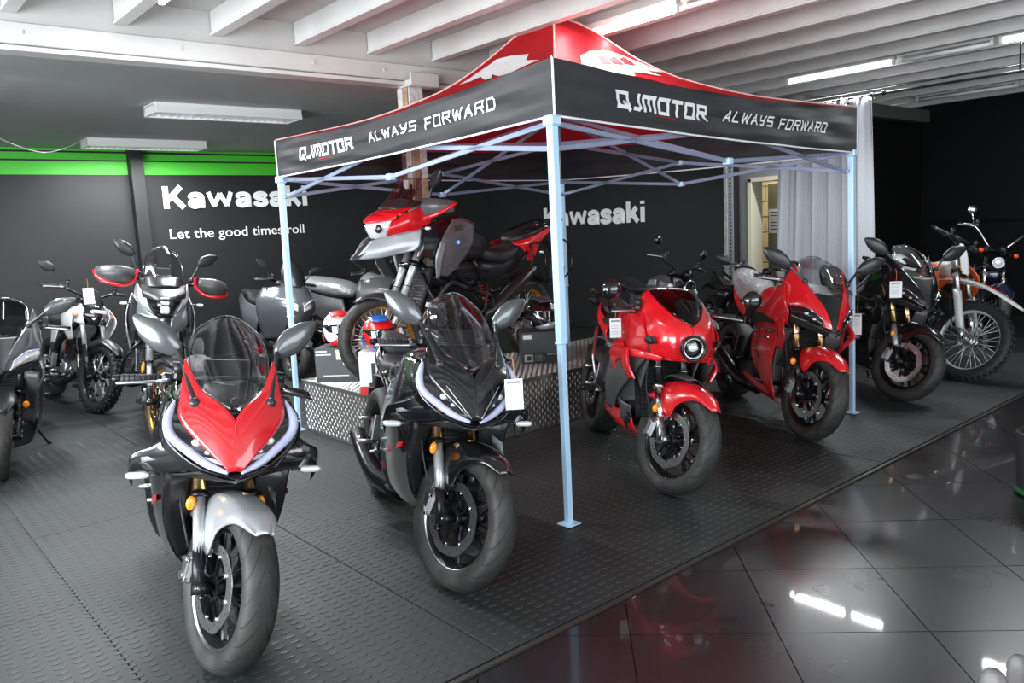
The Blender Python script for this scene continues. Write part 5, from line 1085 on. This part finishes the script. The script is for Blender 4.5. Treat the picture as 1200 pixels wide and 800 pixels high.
# ------------------------------------------------------------ tall adventure bike
def adventure(label, loc, hd, st, lean=8, lod=1, screenm=SCR, sidew=LGR, text=True, zh=1.12, brow=RED, pos=(0, 0)):
    t = bike(label, loc, hd, lean); S = steer(st, 26, .10); RF = .325; wb = 1.55
    wheel(t, 'front_wheel', (0, 0, RF), RF, .12, 'wire', S, GRIM, discs=(1, -1), dr=.155, spin=4); rear_end(t, wb, .325, .16, 'wire', GRIM, zp=.45)
    P = lambda z, s: fork_pt(z, s*.10, 26, -.025, RF)
    forks(t, S, R=RF, rake=26, top=1.06, low=SIL, tubec=SIL, foot=BMT, zs=.60, y=.10)
    for s in (-1, 1): MB().ball(P(.56, s)+V3(-.01, s*.045, 0), (.014, .012, .045), 12).build('reflector', AMB, t, S)
    fender(t, S, PLAG, R=RF, ax=(0, 0, RF), ear=(.335, .30, .27, .30, .33, .338), angs=(-42, -30, -14, 4, 18, 30), rad=.352, w=.075)
    # lamp head and red brow
    z0 = zh
    MB().surf([[(-.30, .16, z0+.12), (-.20, .10, z0+.15), (-.17, 0, z0+.16), (-.20, -.10, z0+.15), (-.30, -.16, z0+.12)], [(-.16, .14, z0+.06), (-.08, .08, z0+.075), (-.05, 0, z0+.08), (-.08, -.08, z0+.075), (-.16, -.14, z0+.06)]], 8, 20, .010).build('nose_cowl', PLAG, t)
    MB().surf([[(-.20, .165, z0+.085), (-.11, .085, z0+.075), (-.08, 0, z0+.075), (-.11, -.085, z0+.075), (-.20, -.165, z0+.085)], [(-.08, .15, z0+.035), (.02, .075, z0+.02), (.055, 0, z0+.015), (.02, -.075, z0+.02), (-.08, -.15, z0+.035)], [(-.05, .14, z0+.0), (.06, .07, z0-.015), (.10, 0, z0-.02), (.06, -.07, z0-.015), (-.05, -.14, z0+.0)]], 12, 22, .012).build('lamp_brow', brow, t)
    for s in (1, -1): MB().tube([(-.14, s*.05, z0+.105), (-.18, s*.06, z0+.16), (-.20, s*.03, z0+.165)], .005, 6, sub=3).build('cowl_trim', WHT, t)
    panel(t, 'lamp_surround', [[(-.05, .12, z0+.0), (-.16, .165, z0+.06), (-.32, .185, z0+.10)], [(-.0, .11, z0-.07), (-.14, .17, z0-.03), (-.34, .20, z0+.02)], [(-.03, .07, z0-.13), (-.16, .13, z0-.12), (-.34, .19, z0-.07)]], RED if text else SILW, nu=12, nv=14)
    MB().surf([[(-.05, .12, z0+.01), (.05, .05, z0+.0), (.06, 0, z0), (.05, -.05, z0+.0), (-.05, -.12, z0+.01)], [(-.02, .11, z0-.05), (.06, .05, z0-.06), (.075, 0, z0-.06), (.06, -.05, z0-.06), (-.02, -.11, z0-.05)], [(-.04, .07, z0-.12), (.03, .03, z0-.13), (.035, 0, z0-.13), (.03, -.03, z0-.13), (-.04, -.07, z0-.12)]], 12, 18, .006).build('headlamp', CLR if text else LENS, t)
    if text:
        for s in (1, -1): MB().ball((.040, s*.06, z0-.058), (.024, .038, .032), 14).build('headlamp_projector', LENS, t)
    else:
        for zz in (-.015, -.085): MB().box((.085, 0, z0+zz), (.02, .065, .055), bev=.014).build('headlamp_projector', CLR, t)
    # pale beak flanks and shroud
    panel(t, 'beak_flank', [[(.10, .05, z0-.14), (-.06, .12, z0-.10), (-.30, .19, z0-.06)], [(.17, .035, z0-.21), (-.02, .12, z0-.20), (-.28, .20, z0-.15)], [(.22, .015, z0-.27), (.04, .09, z0-.26), (-.20, .18, z0-.22)]], sidew, nu=12, nv=18)
    MB().surf([[(.06, .05, z0-.15), (.10, 0, z0-.14), (.06, -.05, z0-.15)], [(.14, .045, z0-.22), (.18, 0, z0-.21), (.14, -.045, z0-.22)], [(.22, .015, z0-.28), (.25, 0, z0-.27), (.22, -.015, z0-.28)]], 10, 10, .006).build('beak', PLAG, t)
    panel(t, 'tank_cowl', [[(-.26, .185, z0-.05), (-.44, .20, z0-.0), (-.64, .15, z0+.03)], [(-.22, .20, z0-.20), (-.48, .245, z0-.16), (-.72, .21, z0-.12)], [(-.20, .19, z0-.27), (-.44, .24, z0-.28), (-.66, .20, z0-.26)]], BLK if text else PLAG, nu=16, nv=16)
    panel(t, 'side_shroud', [[(-.54, .215, z0+.0), (-.66, .205, z0-.0), (-.80, .18, z0-.04)], [(-.40, .252, z0-.14), (-.56, .25, z0-.15), (-.74, .22, z0-.20)], [(-.34, .245, z0-.28), (-.48, .245, z0-.30), (-.60, .22, z0-.34)], [(-.36, .22, z0-.42), (-.42, .22, z0-.42), (-.48, .21, z0-.43)]], (SHR if text else SILW), nu=20, nv=14)
    panel(t, 'shroud_edge', [[(-.38, .255, z0-.16), (-.44, .257, z0-.17)], [(-.33, .25, z0-.28), (-.40, .25, z0-.30)], [(-.355, .225, z0-.43), (-.39, .225, z0-.43)]], LGR, nu=12, nv=5)
    if text:
        for s in (1, -1):
            me = text_mesh('SRT', .055, .001, .001); me.materials.append(INK)
            Rt = np.stack([V3(-s*.97, -.18, 0), V3(0, 0, 1), V3(0, s, 0)], 1) if 0 else np.stack([V3(-s, 0, 0.0), V3(0, 0, 1), V3(0, s, 0)], 1)
            put('shroud_print', me, t, Tm((-.52 if s == 1 else -.66, s*.254, z0-.09), Rt@rotm('Y', 0)))
            rb = MB(); rb.cyl((-.55, s*.253, z0-.175), (-.55, s*.259, z0-.175), .026, n=20); rb.build('round_badge', BLUL, t); MB().cyl((-.55, s*.2585, z0-.175), (-.55, s*.261, z0-.175), .015, n=14).build('badge_centre', WHT, t)
    MB().surf([[(-.14, .12, z0+.06), (-.07, 0, z0+.07), (-.14, -.12, z0+.06)], [(-.24, .14, z0+.18), (-.16, 0, z0+.19), (-.24, -.14, z0+.18)], [(-.32, .12, z0+.30), (-.26, 0, z0+.32), (-.32, -.12, z0+.30)], [(-.36, .07, z0+.36), (-.33, 0, z0+.39), (-.36, -.07, z0+.36)]], 18, 18, .003).build('windscreen', screenm, t)
    sb = MB(); sb.tube([(-.14, .125, z0+.06), (-.24, .143, z0+.18), (-.32, .123, z0+.30), (-.358, .075, z0+.36), (-.33, 0, z0+.39), (-.358, -.075, z0+.36), (-.32, -.123, z0+.30), (-.24, -.143, z0+.18), (-.14, -.125, z0+.06)], .0028, 6, sub=5); sb.build('screen_edge', MATS.get('screen_rim', CHR), t)
    q = MB()
    for s in (1, -1): q.tube([(-.20, s*.03, z0+.08), (-.25, s*.06, z0+.17), (-.29, s*.05, z0+.25)], .008, 6, sub=3)
    q.box((-.28, 0, z0+.17), (.02, .15, .11), R=rotm('Y', -20), bev=.006); q.build('dashboard', PLA, t)
    for s in (-1, 1):
        ho = grip_bar(t, S, [(-.36, .05, 1.16), (-.37, .12, 1.20), (-.44, .28, 1.25), (-.50, .43, 1.24)], s, r=.017)
        hg = MB(); hg.surf([[(-.36, s*.25, 1.30), (-.30, s*.36, 1.31), (-.36, s*.47, 1.29), (-.48, s*.49, 1.27)], [(-.34, s*.24, 1.25), (-.27, s*.36, 1.25), (-.34, s*.485, 1.24), (-.47, s*.50, 1.23)], [(-.36, s*.25, 1.19), (-.30, s*.36, 1.18), (-.36, s*.47, 1.18), (-.47, s*.49, 1.19)]], 10, 18, .005); hg.build('hand_guard', GRYM, ho)
        hr = MB(); hr.tube([(-.37, s*.22, 1.30), (-.355, s*.235, 1.22), (-.32, s*.30, 1.17), (-.285, s*.38, 1.165), (-.35, s*.48, 1.185), (-.46, s*.505, 1.24), (-.50, s*.47, 1.245)], [.012, .014, .015, .015, .015, .012, .010], 8, sub=5); hr.build('guard_rim', RED, ho)
        leaf_mirror(t, (-.40, s*.20, 1.27), (-.42, s*.26, 1.40), (-.42, s*.25, 1.41), (-.44, s*.40, 1.50), PLAG, w=.045, th=.022, S=S, facing=(-1, 0, .1))
        indicator(t, (-.24, .20, z0-.06), s, L=.05, lens=CLR if lod else CLR, stemL=.05)
    tank(t, PLAG, top=1.17, w=.20, x0=-.46, x1=-1.02, low=.86)
    MB().body([(-.94, 0, .93, .06, .04), (-1.02, 0, .90, .13, .055, 3), (-1.22, 0, .88, .16, .06, 3), (-1.36, 0, .93, .13, .05, 3), (-1.42, 0, .97, .05, .03)], 18, 4).build('rider_seat', SEAT, t)
    MB().body([(-1.34, 0, 1.0, .05, .02), (-1.42, 0, 1.02, .12, .035, 3), (-1.62, 0, 1.06, .12, .035, 3), (-1.76, 0, 1.09, .07, .02, 3)], 16, 4).build('pillion_seat', SEAT, t)
    panel(t, 'tail_panel', [[(-1.28, .11, .99), (-1.50, .135, 1.02), (-1.85, .10, 1.12)], [(-1.30, .15, .965), (-1.52, .15, .975), (-1.86, .10, 1.095)], [(-1.40, .14, .92), (-1.54, .14, .90), (-1.66, .12, .98)], [(-1.48, .12, .82), (-1.53, .12, .82), (-1.58, .12, .86)]], RED, nu=16, nv=14)
    MB().body([(-.62, 0, .80, .10, .10, 3), (-.85, 0, .78, .13, .10, 3), (-1.15, 0, .76, .12, .09, 3), (-1.38, 0, .84, .09, .05, 3)], 14, 3).build('airbox_cover', PLA, t)
    for s in (1, -1):
        sf = MB(); sf.tube([(-.46, s*.15, .92), (-.75, s*.17, .66), (-1.02, s*.15, .55)], .018, 8, sub=4); sf.tube([(-.80, s*.16, .88), (-1.02, s*.15, .60), (-1.45, s*.14, .90)], .014, 8, sub=4); sf.tube([(-.60, s*.17, .80), (-.95, s*.17, .78)], .012, 8); sf.build('frame_tube', BMT, t)
        hs = MB(); hs.tube([(-.40, s*.17, .60), (-.52, s*.20, .72), (-.70, s*.19, .66)], .016, 8, sub=4); hs.tube([(-.70, s*.17, .55), (-.86, s*.19, .46), (-.95, s*.16, .62)], .010, 8, sub=4); hs.build('coolant_hose', RUB, t)
    rk = MB(); rk.tube([(-1.45, .12, 1.06), (-1.80, .13, 1.14), (-1.98, .08, 1.15), (-1.98, -.08, 1.15), (-1.80, -.13, 1.14), (-1.45, -.12, 1.06)], .010, 8, sub=4)
    for x in (-1.75, -1.88): rk.cyl((x, -.12, 1.135), (x, .12, 1.135), .007, n=8)
    rk.build('luggage_rack', BMT, t)
    for s in (1, -1):
        pf = MB(); pf.tube([(-1.45, s*.17, .96), (-1.85, s*.22, .98), (-1.92, s*.23, .72), (-1.60, s*.22, .62), (-1.45, s*.17, .96)], .008, 8, sub=4); pf.tube([(-1.6, s*.2, .97), (-1.62, s*.22, .62)], .006, 6); pf.tube([(-1.40, s*.14, .55), (-1.6, s*.2, .66)], .008, 6); pf.build('pannier_frame', BMT, t)
        cb = MB(); cb.tube([(-.32, s*.10, .80), (-.28, s*.24, .66), (-.42, s*.28, .46), (-.62, s*.22, .36), (-.70, s*.12, .36)], .012, 8, sub=4); cb.build('crash_bar', BMT, t)
    tl = MB(); tl.surf([[(-1.80, -.06, .98), (-1.8, .06, .98)], [(-1.95, -.05, .85), (-1.95, .05, .85)], [(-2.0, -.05, .70), (-2.0, .05, .70)]], 8, 6, .008); tl.box((-2.01, 0, .68), (.01, .17, .13), bev=.003); tl.build('number_plate_holder', PLA, t)
    for s in (1, -1): indicator(t, (-1.93, .05, .86), s, L=.05)
    radiator(t, x=-.30, z=.68, h=.34, w=.34, rake=-24); headers(t); engine(t, x=-.66, z=.52, w=.21, cover=ENG); frame_main(t); footpegs(t, -1.02, .42, .15, PLAG)
    MB().body([(-.40, 0, .33, .10, .05), (-.55, 0, .24, .16, .04, 3), (-.85, 0, .22, .16, .04, 3), (-.95, 0, .25, .10, .03)], 16, 3).build('skid_plate', ALU, t)
    muffler(t, [(-.95, .12, .40), (-1.10, .17, .52), (-1.45, .20, .76)], .045, ENG); hu = MB().surf([[(-1.30, -.09, .66), (-1.3, 0, .68), (-1.30, .09, .66)], [(-1.55, -.09, .70), (-1.55, 0, .72), (-1.55, .09, .70)], [(-1.82, -.08, .60), (-1.82, 0, .62), (-1.82, .08, .60)]], 12, 10, .004); hu.build('rear_mudguard', PLA, t)
    return t
adventure('large grey, red and black adventure motorcycle standing on the tread plate podium', (3.05, 5.07, .41), 84, -18, 3, zh=1.20)
adventure('adventure motorcycle with red hand guards and gold spoked wheels behind the silver and red bike', (1.80, 6.32, .003), 14, 14, 7, lod=0, text=False, brow=PLA)

# ------------------------------------------------------------ unfaired roadster with options
def naked(label, loc, hd, st, paint, lamp='round', wb=1.42, rake=25, wk='cast', rim=BMT, bar=1.08, barw=.40, top=.98, forkst='std', knob=False, RF=.3, seatz=.80, shroud=None, mir='leaf', amber=AMB, cruiser=False, lean=8, screen=False, forkm=CHR, tubes=CHR, RR=.31, mstem=.14, fl=BMT, ls=1, lm=CLR):
    t = bike(label, loc, hd, lean); S = steer(st, rake, .12)
    wheel(t, 'front_wheel', (0, 0, RF), RF, .11, wk, S, rim, discs=(1,), dr=.14, knob=knob, lod=0); rear_end(t, wb, RR, .15, wk, rim, lod=0, zp=.40)
    P = lambda z, s: fork_pt(z, s*.095, rake, -.025, RF)
    forks(t, S, R=RF, rake=rake, top=top, low=fl, tubec=tubes, foot=BMT, style=forkst, zs=RF+.28, cal=(1,), y=.095)
    fender(t, S, paint if not knob else PLA, R=RF, ax=(0, 0, RF), ear=(RF+.01, RF-.03, RF-.06, RF-.02, RF+.015, RF+.02), angs=(-50, -34, -10, 12, 38, 52), rad=RF+.03, w=.07)
    lp = P(top-.12, 0)+V3(.10, 0, 0)
    if lamp == 'round':
        MB().lathe([(ls*u_, ls*v_) for u_, v_ in ((.0, -.07), (.05, -.055), (.082, -.01), (.088, .03), (.080, .036))], c=lp, n=28, axis='x').build('headlamp_shell', BMT if not cruiser else CHR, t, S)
        q = MB(); q.lathe([(ls*u_, ls*v_) for u_, v_ in ((.0, .045), (.04, .042), (.078, .030))], c=lp, n=28, axis='x'); q.build('headlamp', lm, t, S); MB().lathe([(ls*u_, ls*v_) for u_, v_ in ((.076, .03), (.088, .028), (.088, .04), (.078, .042))], c=lp, n=28, axis='x', closed=True).build('lamp_ring', CHR, t, S)
        q = MB(); q.cyl(lp+V3(-.05, .04, .11), lp+V3(-.09, .04, .16), .042, n=18); q.build('dial', BMT, t, S)
    else:
        MB().surf([[lp+V3(-.08, .10, .06), lp+V3(-.0, 0, .08), lp+V3(-.08, -.10, .06)], [lp+V3(-.04, .11, 0), lp+V3(.05, 0, 0), lp+V3(-.04, -.11, 0)], [lp+V3(-.04, .06, -.08), lp+V3(.03, 0, -.10), lp+V3(-.04, -.06, -.08)]], 10, 14, .01).build('headlamp_mask', LENS, t, S)
        MB().box(lp+V3(.03, 0, .025), (.05, .15, .045), bev=.016).build('headlamp', CLR, t, S); MB().box(lp+V3(.022, 0, -.035), (.05, .10, .04), bev=.014).build('headlamp', CLR, t, S)
        MB().surf([[lp+V3(-.06, .075, .07), lp+V3(.0, 0, .08), lp+V3(-.06, -.075, .07)], [lp+V3(-.12, .10, .16), lp+V3(-.07, 0, .17), lp+V3(-.12, -.10, .16)], [lp+V3(-.17, .085, .23), lp+V3(-.14, 0, .25), lp+V3(-.17, -.085, .23)]], 10, 12, .004).build('fly_screen', PLAG, t, S)
        for s in (1, -1): MB().surf([[lp+V3(-.10, s*.11, .09), lp+V3(-.02, s*.115, .05)], [lp+V3(-.14, s*.17, .02), lp+V3(.0, s*.13, -.02)], [lp+V3(-.10, s*.17, -.08), lp+V3(.0, s*.10, -.10)]], 10, 8, .006).build('lamp_flank', paint, t, S)
    for s in (-1, 1):
        hx = P(top, 0)[0]-.01; grip_bar(t, S, [(hx, .04, top+.02), (hx+.02, .10, top+.05), (hx-.02, barw*.65, bar), (hx-.12 if cruiser else hx-.07, barw, bar-.005)], s, r=.016, barm=CHR if cruiser else BMT, weight=not cruiser)
        b = V3(hx-.03, s*barw*.68, bar+.01)
        if mir == 'leaf': leaf_mirror(t, b, b+V3(-.01, s*.07, mstem), b+V3(-.01, s*.06, mstem), b+V3(-.03, s*.20, mstem+.05), PLAG, w=.045, th=.018, S=S)
        else:
            m_ = MB(); m_.tube([b, b+V3(.02, s*.03, mstem*.5), b+V3(0, s*.05, mstem)], .006, 8, sub=3); mo = m_.build('mirror_stem', CHR if cruiser else BMT, t, S); MB().ball(b+V3(0, s*.055, mstem+.035), (.022, .052, .045), 16).build('mirror_shell', CHR if mir == 'chrome' else BLK, mo)
        if amber: 
            q = lp+V3(-.06, s*.10, -.01 if not cruiser else .10); i_ = MB().cyl(q, q+V3(0, s*.05, 0), .007, n=8).build('indicator', BMT, t, S); MB().ball(q+V3(.0, s*.075, 0), (.03, .026, .024), 14).build('indicator_lens', amber, i_)
    tz = seatz+.17
    tank(t, paint, top=tz, w=.15, x0=-.36, x1=-.86, low=seatz-.06)
    if shroud is not None: panel(t, 'tank_shroud', [[(-.26, .16, tz-.02), (-.45, .19, tz-.02), (-.66, .16, tz-.06)], [(-.18, .20, tz-.14), (-.40, .215, tz-.15), (-.60, .17, tz-.18)], [(-.26, .16, tz-.30), (-.36, .17, tz-.31), (-.44, .16, tz-.30)]], shroud, nu=14, nv=12)
    else:
        for s in (1, -1): MB().surf([[(-.46, s*.158, tz-.05), (-.62, s*.162, tz-.06)], [(-.46, s*.160, tz-.11), (-.66, s*.158, tz-.12)]], 6, 8, .003).build('tank_badge', LGR, t)
    MB().body([(-.80, 0, seatz+.02, .06, .03), (-.92, 0, seatz, .12, .04, 3), (-1.12, 0, seatz+.0, .14, .045, 3), (-1.30, 0, seatz+.05, .10, .04, 3), (-1.48, 0, seatz+.08, .07, .03, 3)], 16, 4).build('seat', SEAT, t)
    MB().surf([[(-1.15, .09, seatz-.03), (-1.15, 0, seatz), (-1.15, -.09, seatz-.03)], [(-1.45, .09, seatz+.03), (-1.45, 0, seatz+.05), (-1.45, -.09, seatz+.03)], [(-1.70, .08, seatz-.06), (-1.70, 0, seatz-.03), (-1.70, -.08, seatz-.06)]], 12, 10, .006).build('rear_mudguard', paint, t)
    panel(t, 'side_panel', [[(-.86, .12, seatz-.06), (-1.1, .12, seatz-.05)], [(-.90, .14, seatz-.2), (-1.08, .13, seatz-.22)]], paint, nu=6, nv=8)
    tl = MB(); tl.body([(-1.50, 0, seatz+.03, .04, .03), (-1.56, 0, seatz+.02, .03, .025)], 10, 2); tl.build('tail_lamp', REDL, t)
    engine(t, x=-.62, z=.44, w=.17, fins=True, cover=CHR if cruiser else ALU); frame_main(t); footpegs(t, -.85, .36, .15); muffler(t, [(-.45, -.08, .35), (-.6, -.15, .22), (-1.0, -.18, .26), (-1.45, -.19, .34)], .04, CHR if cruiser else BMT)
    if not cruiser: headers(t)
    return t

l2 = naked('small silver roadster motorcycle with spoked knobbly front wheel by the left wall', (1.78, 8.08, .003), -4, 12, SILW, lamp='mask', wk='wire', rim=BMT, RF=.33, knob=True, bar=1.13, barw=.40, shroud=SILW, amber=mat('pale_orange_lens', (.85, .38, .25), .3), top=1.02, tubes=SIL)
naked('black retro motorcycle with round bar-end mirrors, parked behind the red round-lamp bike', (5.98, 4.55, .003), 24, 20, GRYM, lm=LENS, ls=.9, lamp='round', wb=1.5, RF=.32, bar=1.10, barw=.40, seatz=.80, mir='round', amber=CLR, mstem=.10, tubes=BMT)
naked('black roadster motorcycle almost hidden between the two glossy red bikes', (6.95, 4.35, .003), 34, 0, BLK, lamp='round', bar=.98, barw=.36, top=.92, seatz=.72, mir='leaf', amber=None, tubes=BMT, mstem=.02)
naked('black chopper motorcycle with chrome headlamp and red indicators in the dark recess', (9.18, 3.08, .003), 62, 10, BLUL and mat('dark_blue_paint', (.006, .010, .03), .2, 0, 1), lamp='round', wb=1.65, rake=36, RF=.33, bar=1.22, barw=.40, top=1.0, seatz=.68, mir='chrome', amber=mat('red_orange_lens', (.85, .07, .02), .25), cruiser=True, mstem=.12, ls=.68)

# ------------------------------------------------------------ scooters
def scooter(label, loc, hd, st, paint, wrap=False, scr=True, lean=4):
    t = bike(label, loc, hd, lean); S = steer(st, 26, .08); RF = .24; wb = 1.36
    wheel(t, 'front_wheel', (0, 0, RF), RF, .11, 'cast', S, PLAG, discs=(1,), dr=.11, lod=0); wheel(t, 'rear_wheel', (-wb, 0, RF), RF, .13, 'cast', None, PLAG, discs=(), lod=0)
    P = lambda z, s: fork_pt(z, s*.07, 26, -.02, RF)
    f = MB()
    for s in (1, -1): f.cyl(P(RF, s), P(.62, s), .02, n=12)
    f.build('fork', BMT, t, S); fender(t, S, paint, R=RF, ax=(0, 0, RF), ear=(.25, .2, .17, .2, .255, .26), angs=(-60, -40, -10, 15, 45, 60), rad=.275, w=.075)
    # leg shield and front apron
    MB().surf([[(-.36, .27, .97), (-.15, .14, 1.0), (-.08, 0, 1.02), (-.15, -.14, 1.0), (-.36, -.27, .97)], [(-.34, .34, .82), (-.04, .19, .82), (.06, 0, .83), (-.04, -.19, .82), (-.34, -.34, .82)], [(-.34, .31, .62), (-.10, .17, .62), (.02, 0, .62), (-.10, -.17, .62), (-.34, -.31, .62)], [(-.38, .22, .42), (-.20, .11, .44), (-.14, 0, .44), (-.20, -.11, .44), (-.38, -.22, .42)]], 22, 26, .006).build('front_apron', paint, t)
    MB().surf([[(-.02, .10, .62), (.04, 0, .63), (-.02, -.10, .62)], [(-.16, .13, .42), (-.12, 0, .43), (-.16, -.13, .42)], [(-.26, .14, .26), (-.24, 0, .26), (-.26, -.14, .26)]], 12, 12, .006).build('lower_cowl', PLA, t)
    panel(t, 'headlamp', [[(-.08, .20, .86), (.02, .12, .84), (.075, .03, .79)], [(-.09, .21, .80), (.04, .12, .77), (.08, .03, .74)]], CLR, nu=6, nv=12, th=.006)
    for s in (1, -1): MB().tube([(-.10, s*.215, .87), (.02, s*.128, .855), (.08, s*.03, .80)], .009, 6, sub=4).build('daylight_lamp', WHT, t)
    MB().surf([[(-.10, .10, .98), (-.04, 0, 1.0), (-.10, -.10, .98)], [(-.20, .13, 1.12), (-.13, 0, 1.14), (-.20, -.13, 1.12)], [(-.28, .09, 1.24), (-.24, 0, 1.27), (-.28, -.09, 1.24)]], 12, 14, .005).build('windscreen', PLAG, t)
    MB().body([(-.25, 0, 1.0, .10, .04), (-.36, 0, 1.02, .14, .05, 3), (-.45, 0, 1.0, .08, .03)], 14, 3).build('bar_cowl', PLA, t)
    for s in (-1, 1):
        grip_bar(t, S, [(-.36, .04, 1.02), (-.37, .14, 1.04), (-.40, .26, 1.05), (-.42, .36, 1.045)], s)
        leaf_mirror(t, (-.37, s*.20, 1.06), (-.36, s*.27, 1.17), (-.36, s*.26, 1.17), (-.37, s*.39, 1.25), PLAG, w=.042, th=.018, S=S)
    panel(t, 'leg_shield', [[(-.35, .26, .95), (-.46, .18, .90)], [(-.35, .31, .70), (-.50, .22, .68)], [(-.38, .22, .42), (-.54, .17, .40)]], PLAG)
    MB().body([(-.36, 0, .36, .17, .08, 3), (-.6, 0, .36, .18, .09, 3), (-.85, 0, .40, .18, .10, 3), (-1.0, 0, .5, .14, .1)], 16, 3).build('floorboard', PLA, t)
    panel(t, 'rear_body', [[(-.78, .14, .74), (-1.2, .16, .80), (-1.70, .06, .90)], [(-.72, .18, .58), (-1.2, .20, .66), (-1.72, .08, .80)], [(-.84, .16, .42), (-1.15, .18, .50), (-1.5, .12, .66)]], paint, nu=12, nv=16)
    MB().body([(-.70, 0, .78, .06, .03), (-.82, 0, .79, .13, .05, 3), (-1.1, 0, .81, .16, .05, 3), (-1.25, 0, .87, .14, .05, 3), (-1.6, 0, .90, .09, .04, 3), (-1.68, 0, .91, .04, .02)], 16, 4).build('seat', SEAT, t)
    MB().body([(-1.0, 0, .36, .10, .1, 3), (-1.36, 0, .30, .12, .09, 3), (-1.5, 0, .3, .07, .05)], 14, 3).build('engine', ENG, t)
    muffler(t, [(-1.0, -.17, .28), (-1.2, -.20, .34), (-1.6, -.22, .42)], .05)
    if wrap:
        MB().body([(-.70, 0, .82, .08, .04), (-.85, 0, .86, .18, .10, 2.2), (-1.2, 0, .90, .20, .11, 2.2), (-1.55, 0, .95, .14, .08, 2.2), (-1.68, 0, .96, .03, .02)], 20, 5).build('plastic_cover', WRAP, t)
        MB().body([(-.14, 0, .90, .10, .06), (-.24, 0, .93, .24, .10, 2.2), (-.38, 0, .96, .24, .11, 2.2), (-.48, 0, .96, .08, .05)], 20, 5).build('plastic_cover', WRAP, t)
    return t
scooter('metallic grey maxi scooter behind the left canopy leg with white lamp edges', (3.70, 7.97, .003), 4, 8, mat('metallic_slate_paint', (.17, .18, .20), .28, .5, .8), lean=8)
scooter('dark scooter under clear plastic wrap, behind the podium by the left wall', (5.02, 7.95, .003), -14, 0, GRYM, wrap=True)

# ------------------------------------------------------------ foreground sliver and price tags
price_tag('white price tag on orange string hanging beside the black sport bike lamp', (2.115, 2.485, .885), .075, .13, -38, 0)
price_tag('white price tag hanging under the left grip of the red round-lamp bike', (3.38, 3.05, .965), .065, .11, -40)
price_tag('white price tag hanging by the right canopy leg from a red bike mirror', (5.53, 2.685, .775), .055, .15, -60, string=.28)
price_tag('white price tag hanging on the screen of the black gold-forked bike', (5.92, 2.59, .975), .085, .12, -50)
price_tag('white price tag hanging on the bars of the silver roadster by the left wall', (1.87, 8.30, 1.15), .09, .15, -10)

# ------------------------------------------------------------ things cut off by the right edge and corner
bn = thing('waste_bin', 'dark round waste bin with green base, just cut off by the right edge', 'bin', (4.66, 1.24, -.006))
MB().lathe([(.0, .004), (.135, .0), (.150, .03), (.156, .33), (.148, .335), (.142, .05), (.0, .04)], n=32, axis='z').build('bin_body', PLAG, bn)
MB().lathe([(.137, .004), (.153, .012), (.153, .04), (.146, .035)], n=32, axis='z', closed=True).build('base_ring', mat('dark_green_plastic', (.01, .09, .03), .4), bn)
ch = thing('oddment', 'dark chair made up to carry two unidentified rounded tips in the lower right corner', 'oddment', (1.22, .18, -.006))  # tips not identified; the seat and legs below them are invented
for (x, y, z, dx, dy) in ((.061, .222, .80, .02, -.16), (.51, .32, .60, .04, -.06)):
    MB().tube([(x+dx, y+dy, 0), (x+dx*.4, y+dy*.4, z*.55), (x, y, z-.03)], [.013, .014, .013], 10, sub=5).build('tip_post', PLAG, ch); MB().body([(-.05, 0, 0, .010, .012), (0, 0, 0, .014, .020, 3), (.03, 0, 0, .012, .018, 3), (.045, 0, 0, .005, .008)], 12, 3, M=(np.array([[0, 1, 0], [0, 0, 1], [1, 0, 0]], float), V3(x, y, z-.04))).build('post_cap', mat('grey_rubber_cap', (.10, .09, .09), .5), ch)
for (x, y) in ((.05, -.22), (.46, -.10)): MB().tube([(x, y, 0), (x+.01, y+.02, .44)], .014, 10).build('front_leg', PLAG, ch)
MB().box((.27, .0, .455), (.50, .30, .04), R=rotm('Z', 14), bev=.015).build('seat', SEAT, ch)

# ------------------------------------------------------------ groups of repeated things
GR = {'motorcycle': 'motorcycles parked in the showroom', 'ceiling light': 'lights on the ceiling', 'tag': 'white price tags hanging on motorcycles', 'box': 'helmet cartons on the podium',
      'helmet': 'helmets standing on cartons', 'podium': 'tread plate podium sections', 'sign': 'white lettering on the black walls'}
for o in list(SC.objects):
    if o.parent is None and o.get('category') in GR: o['group'] = GR[o['category']]
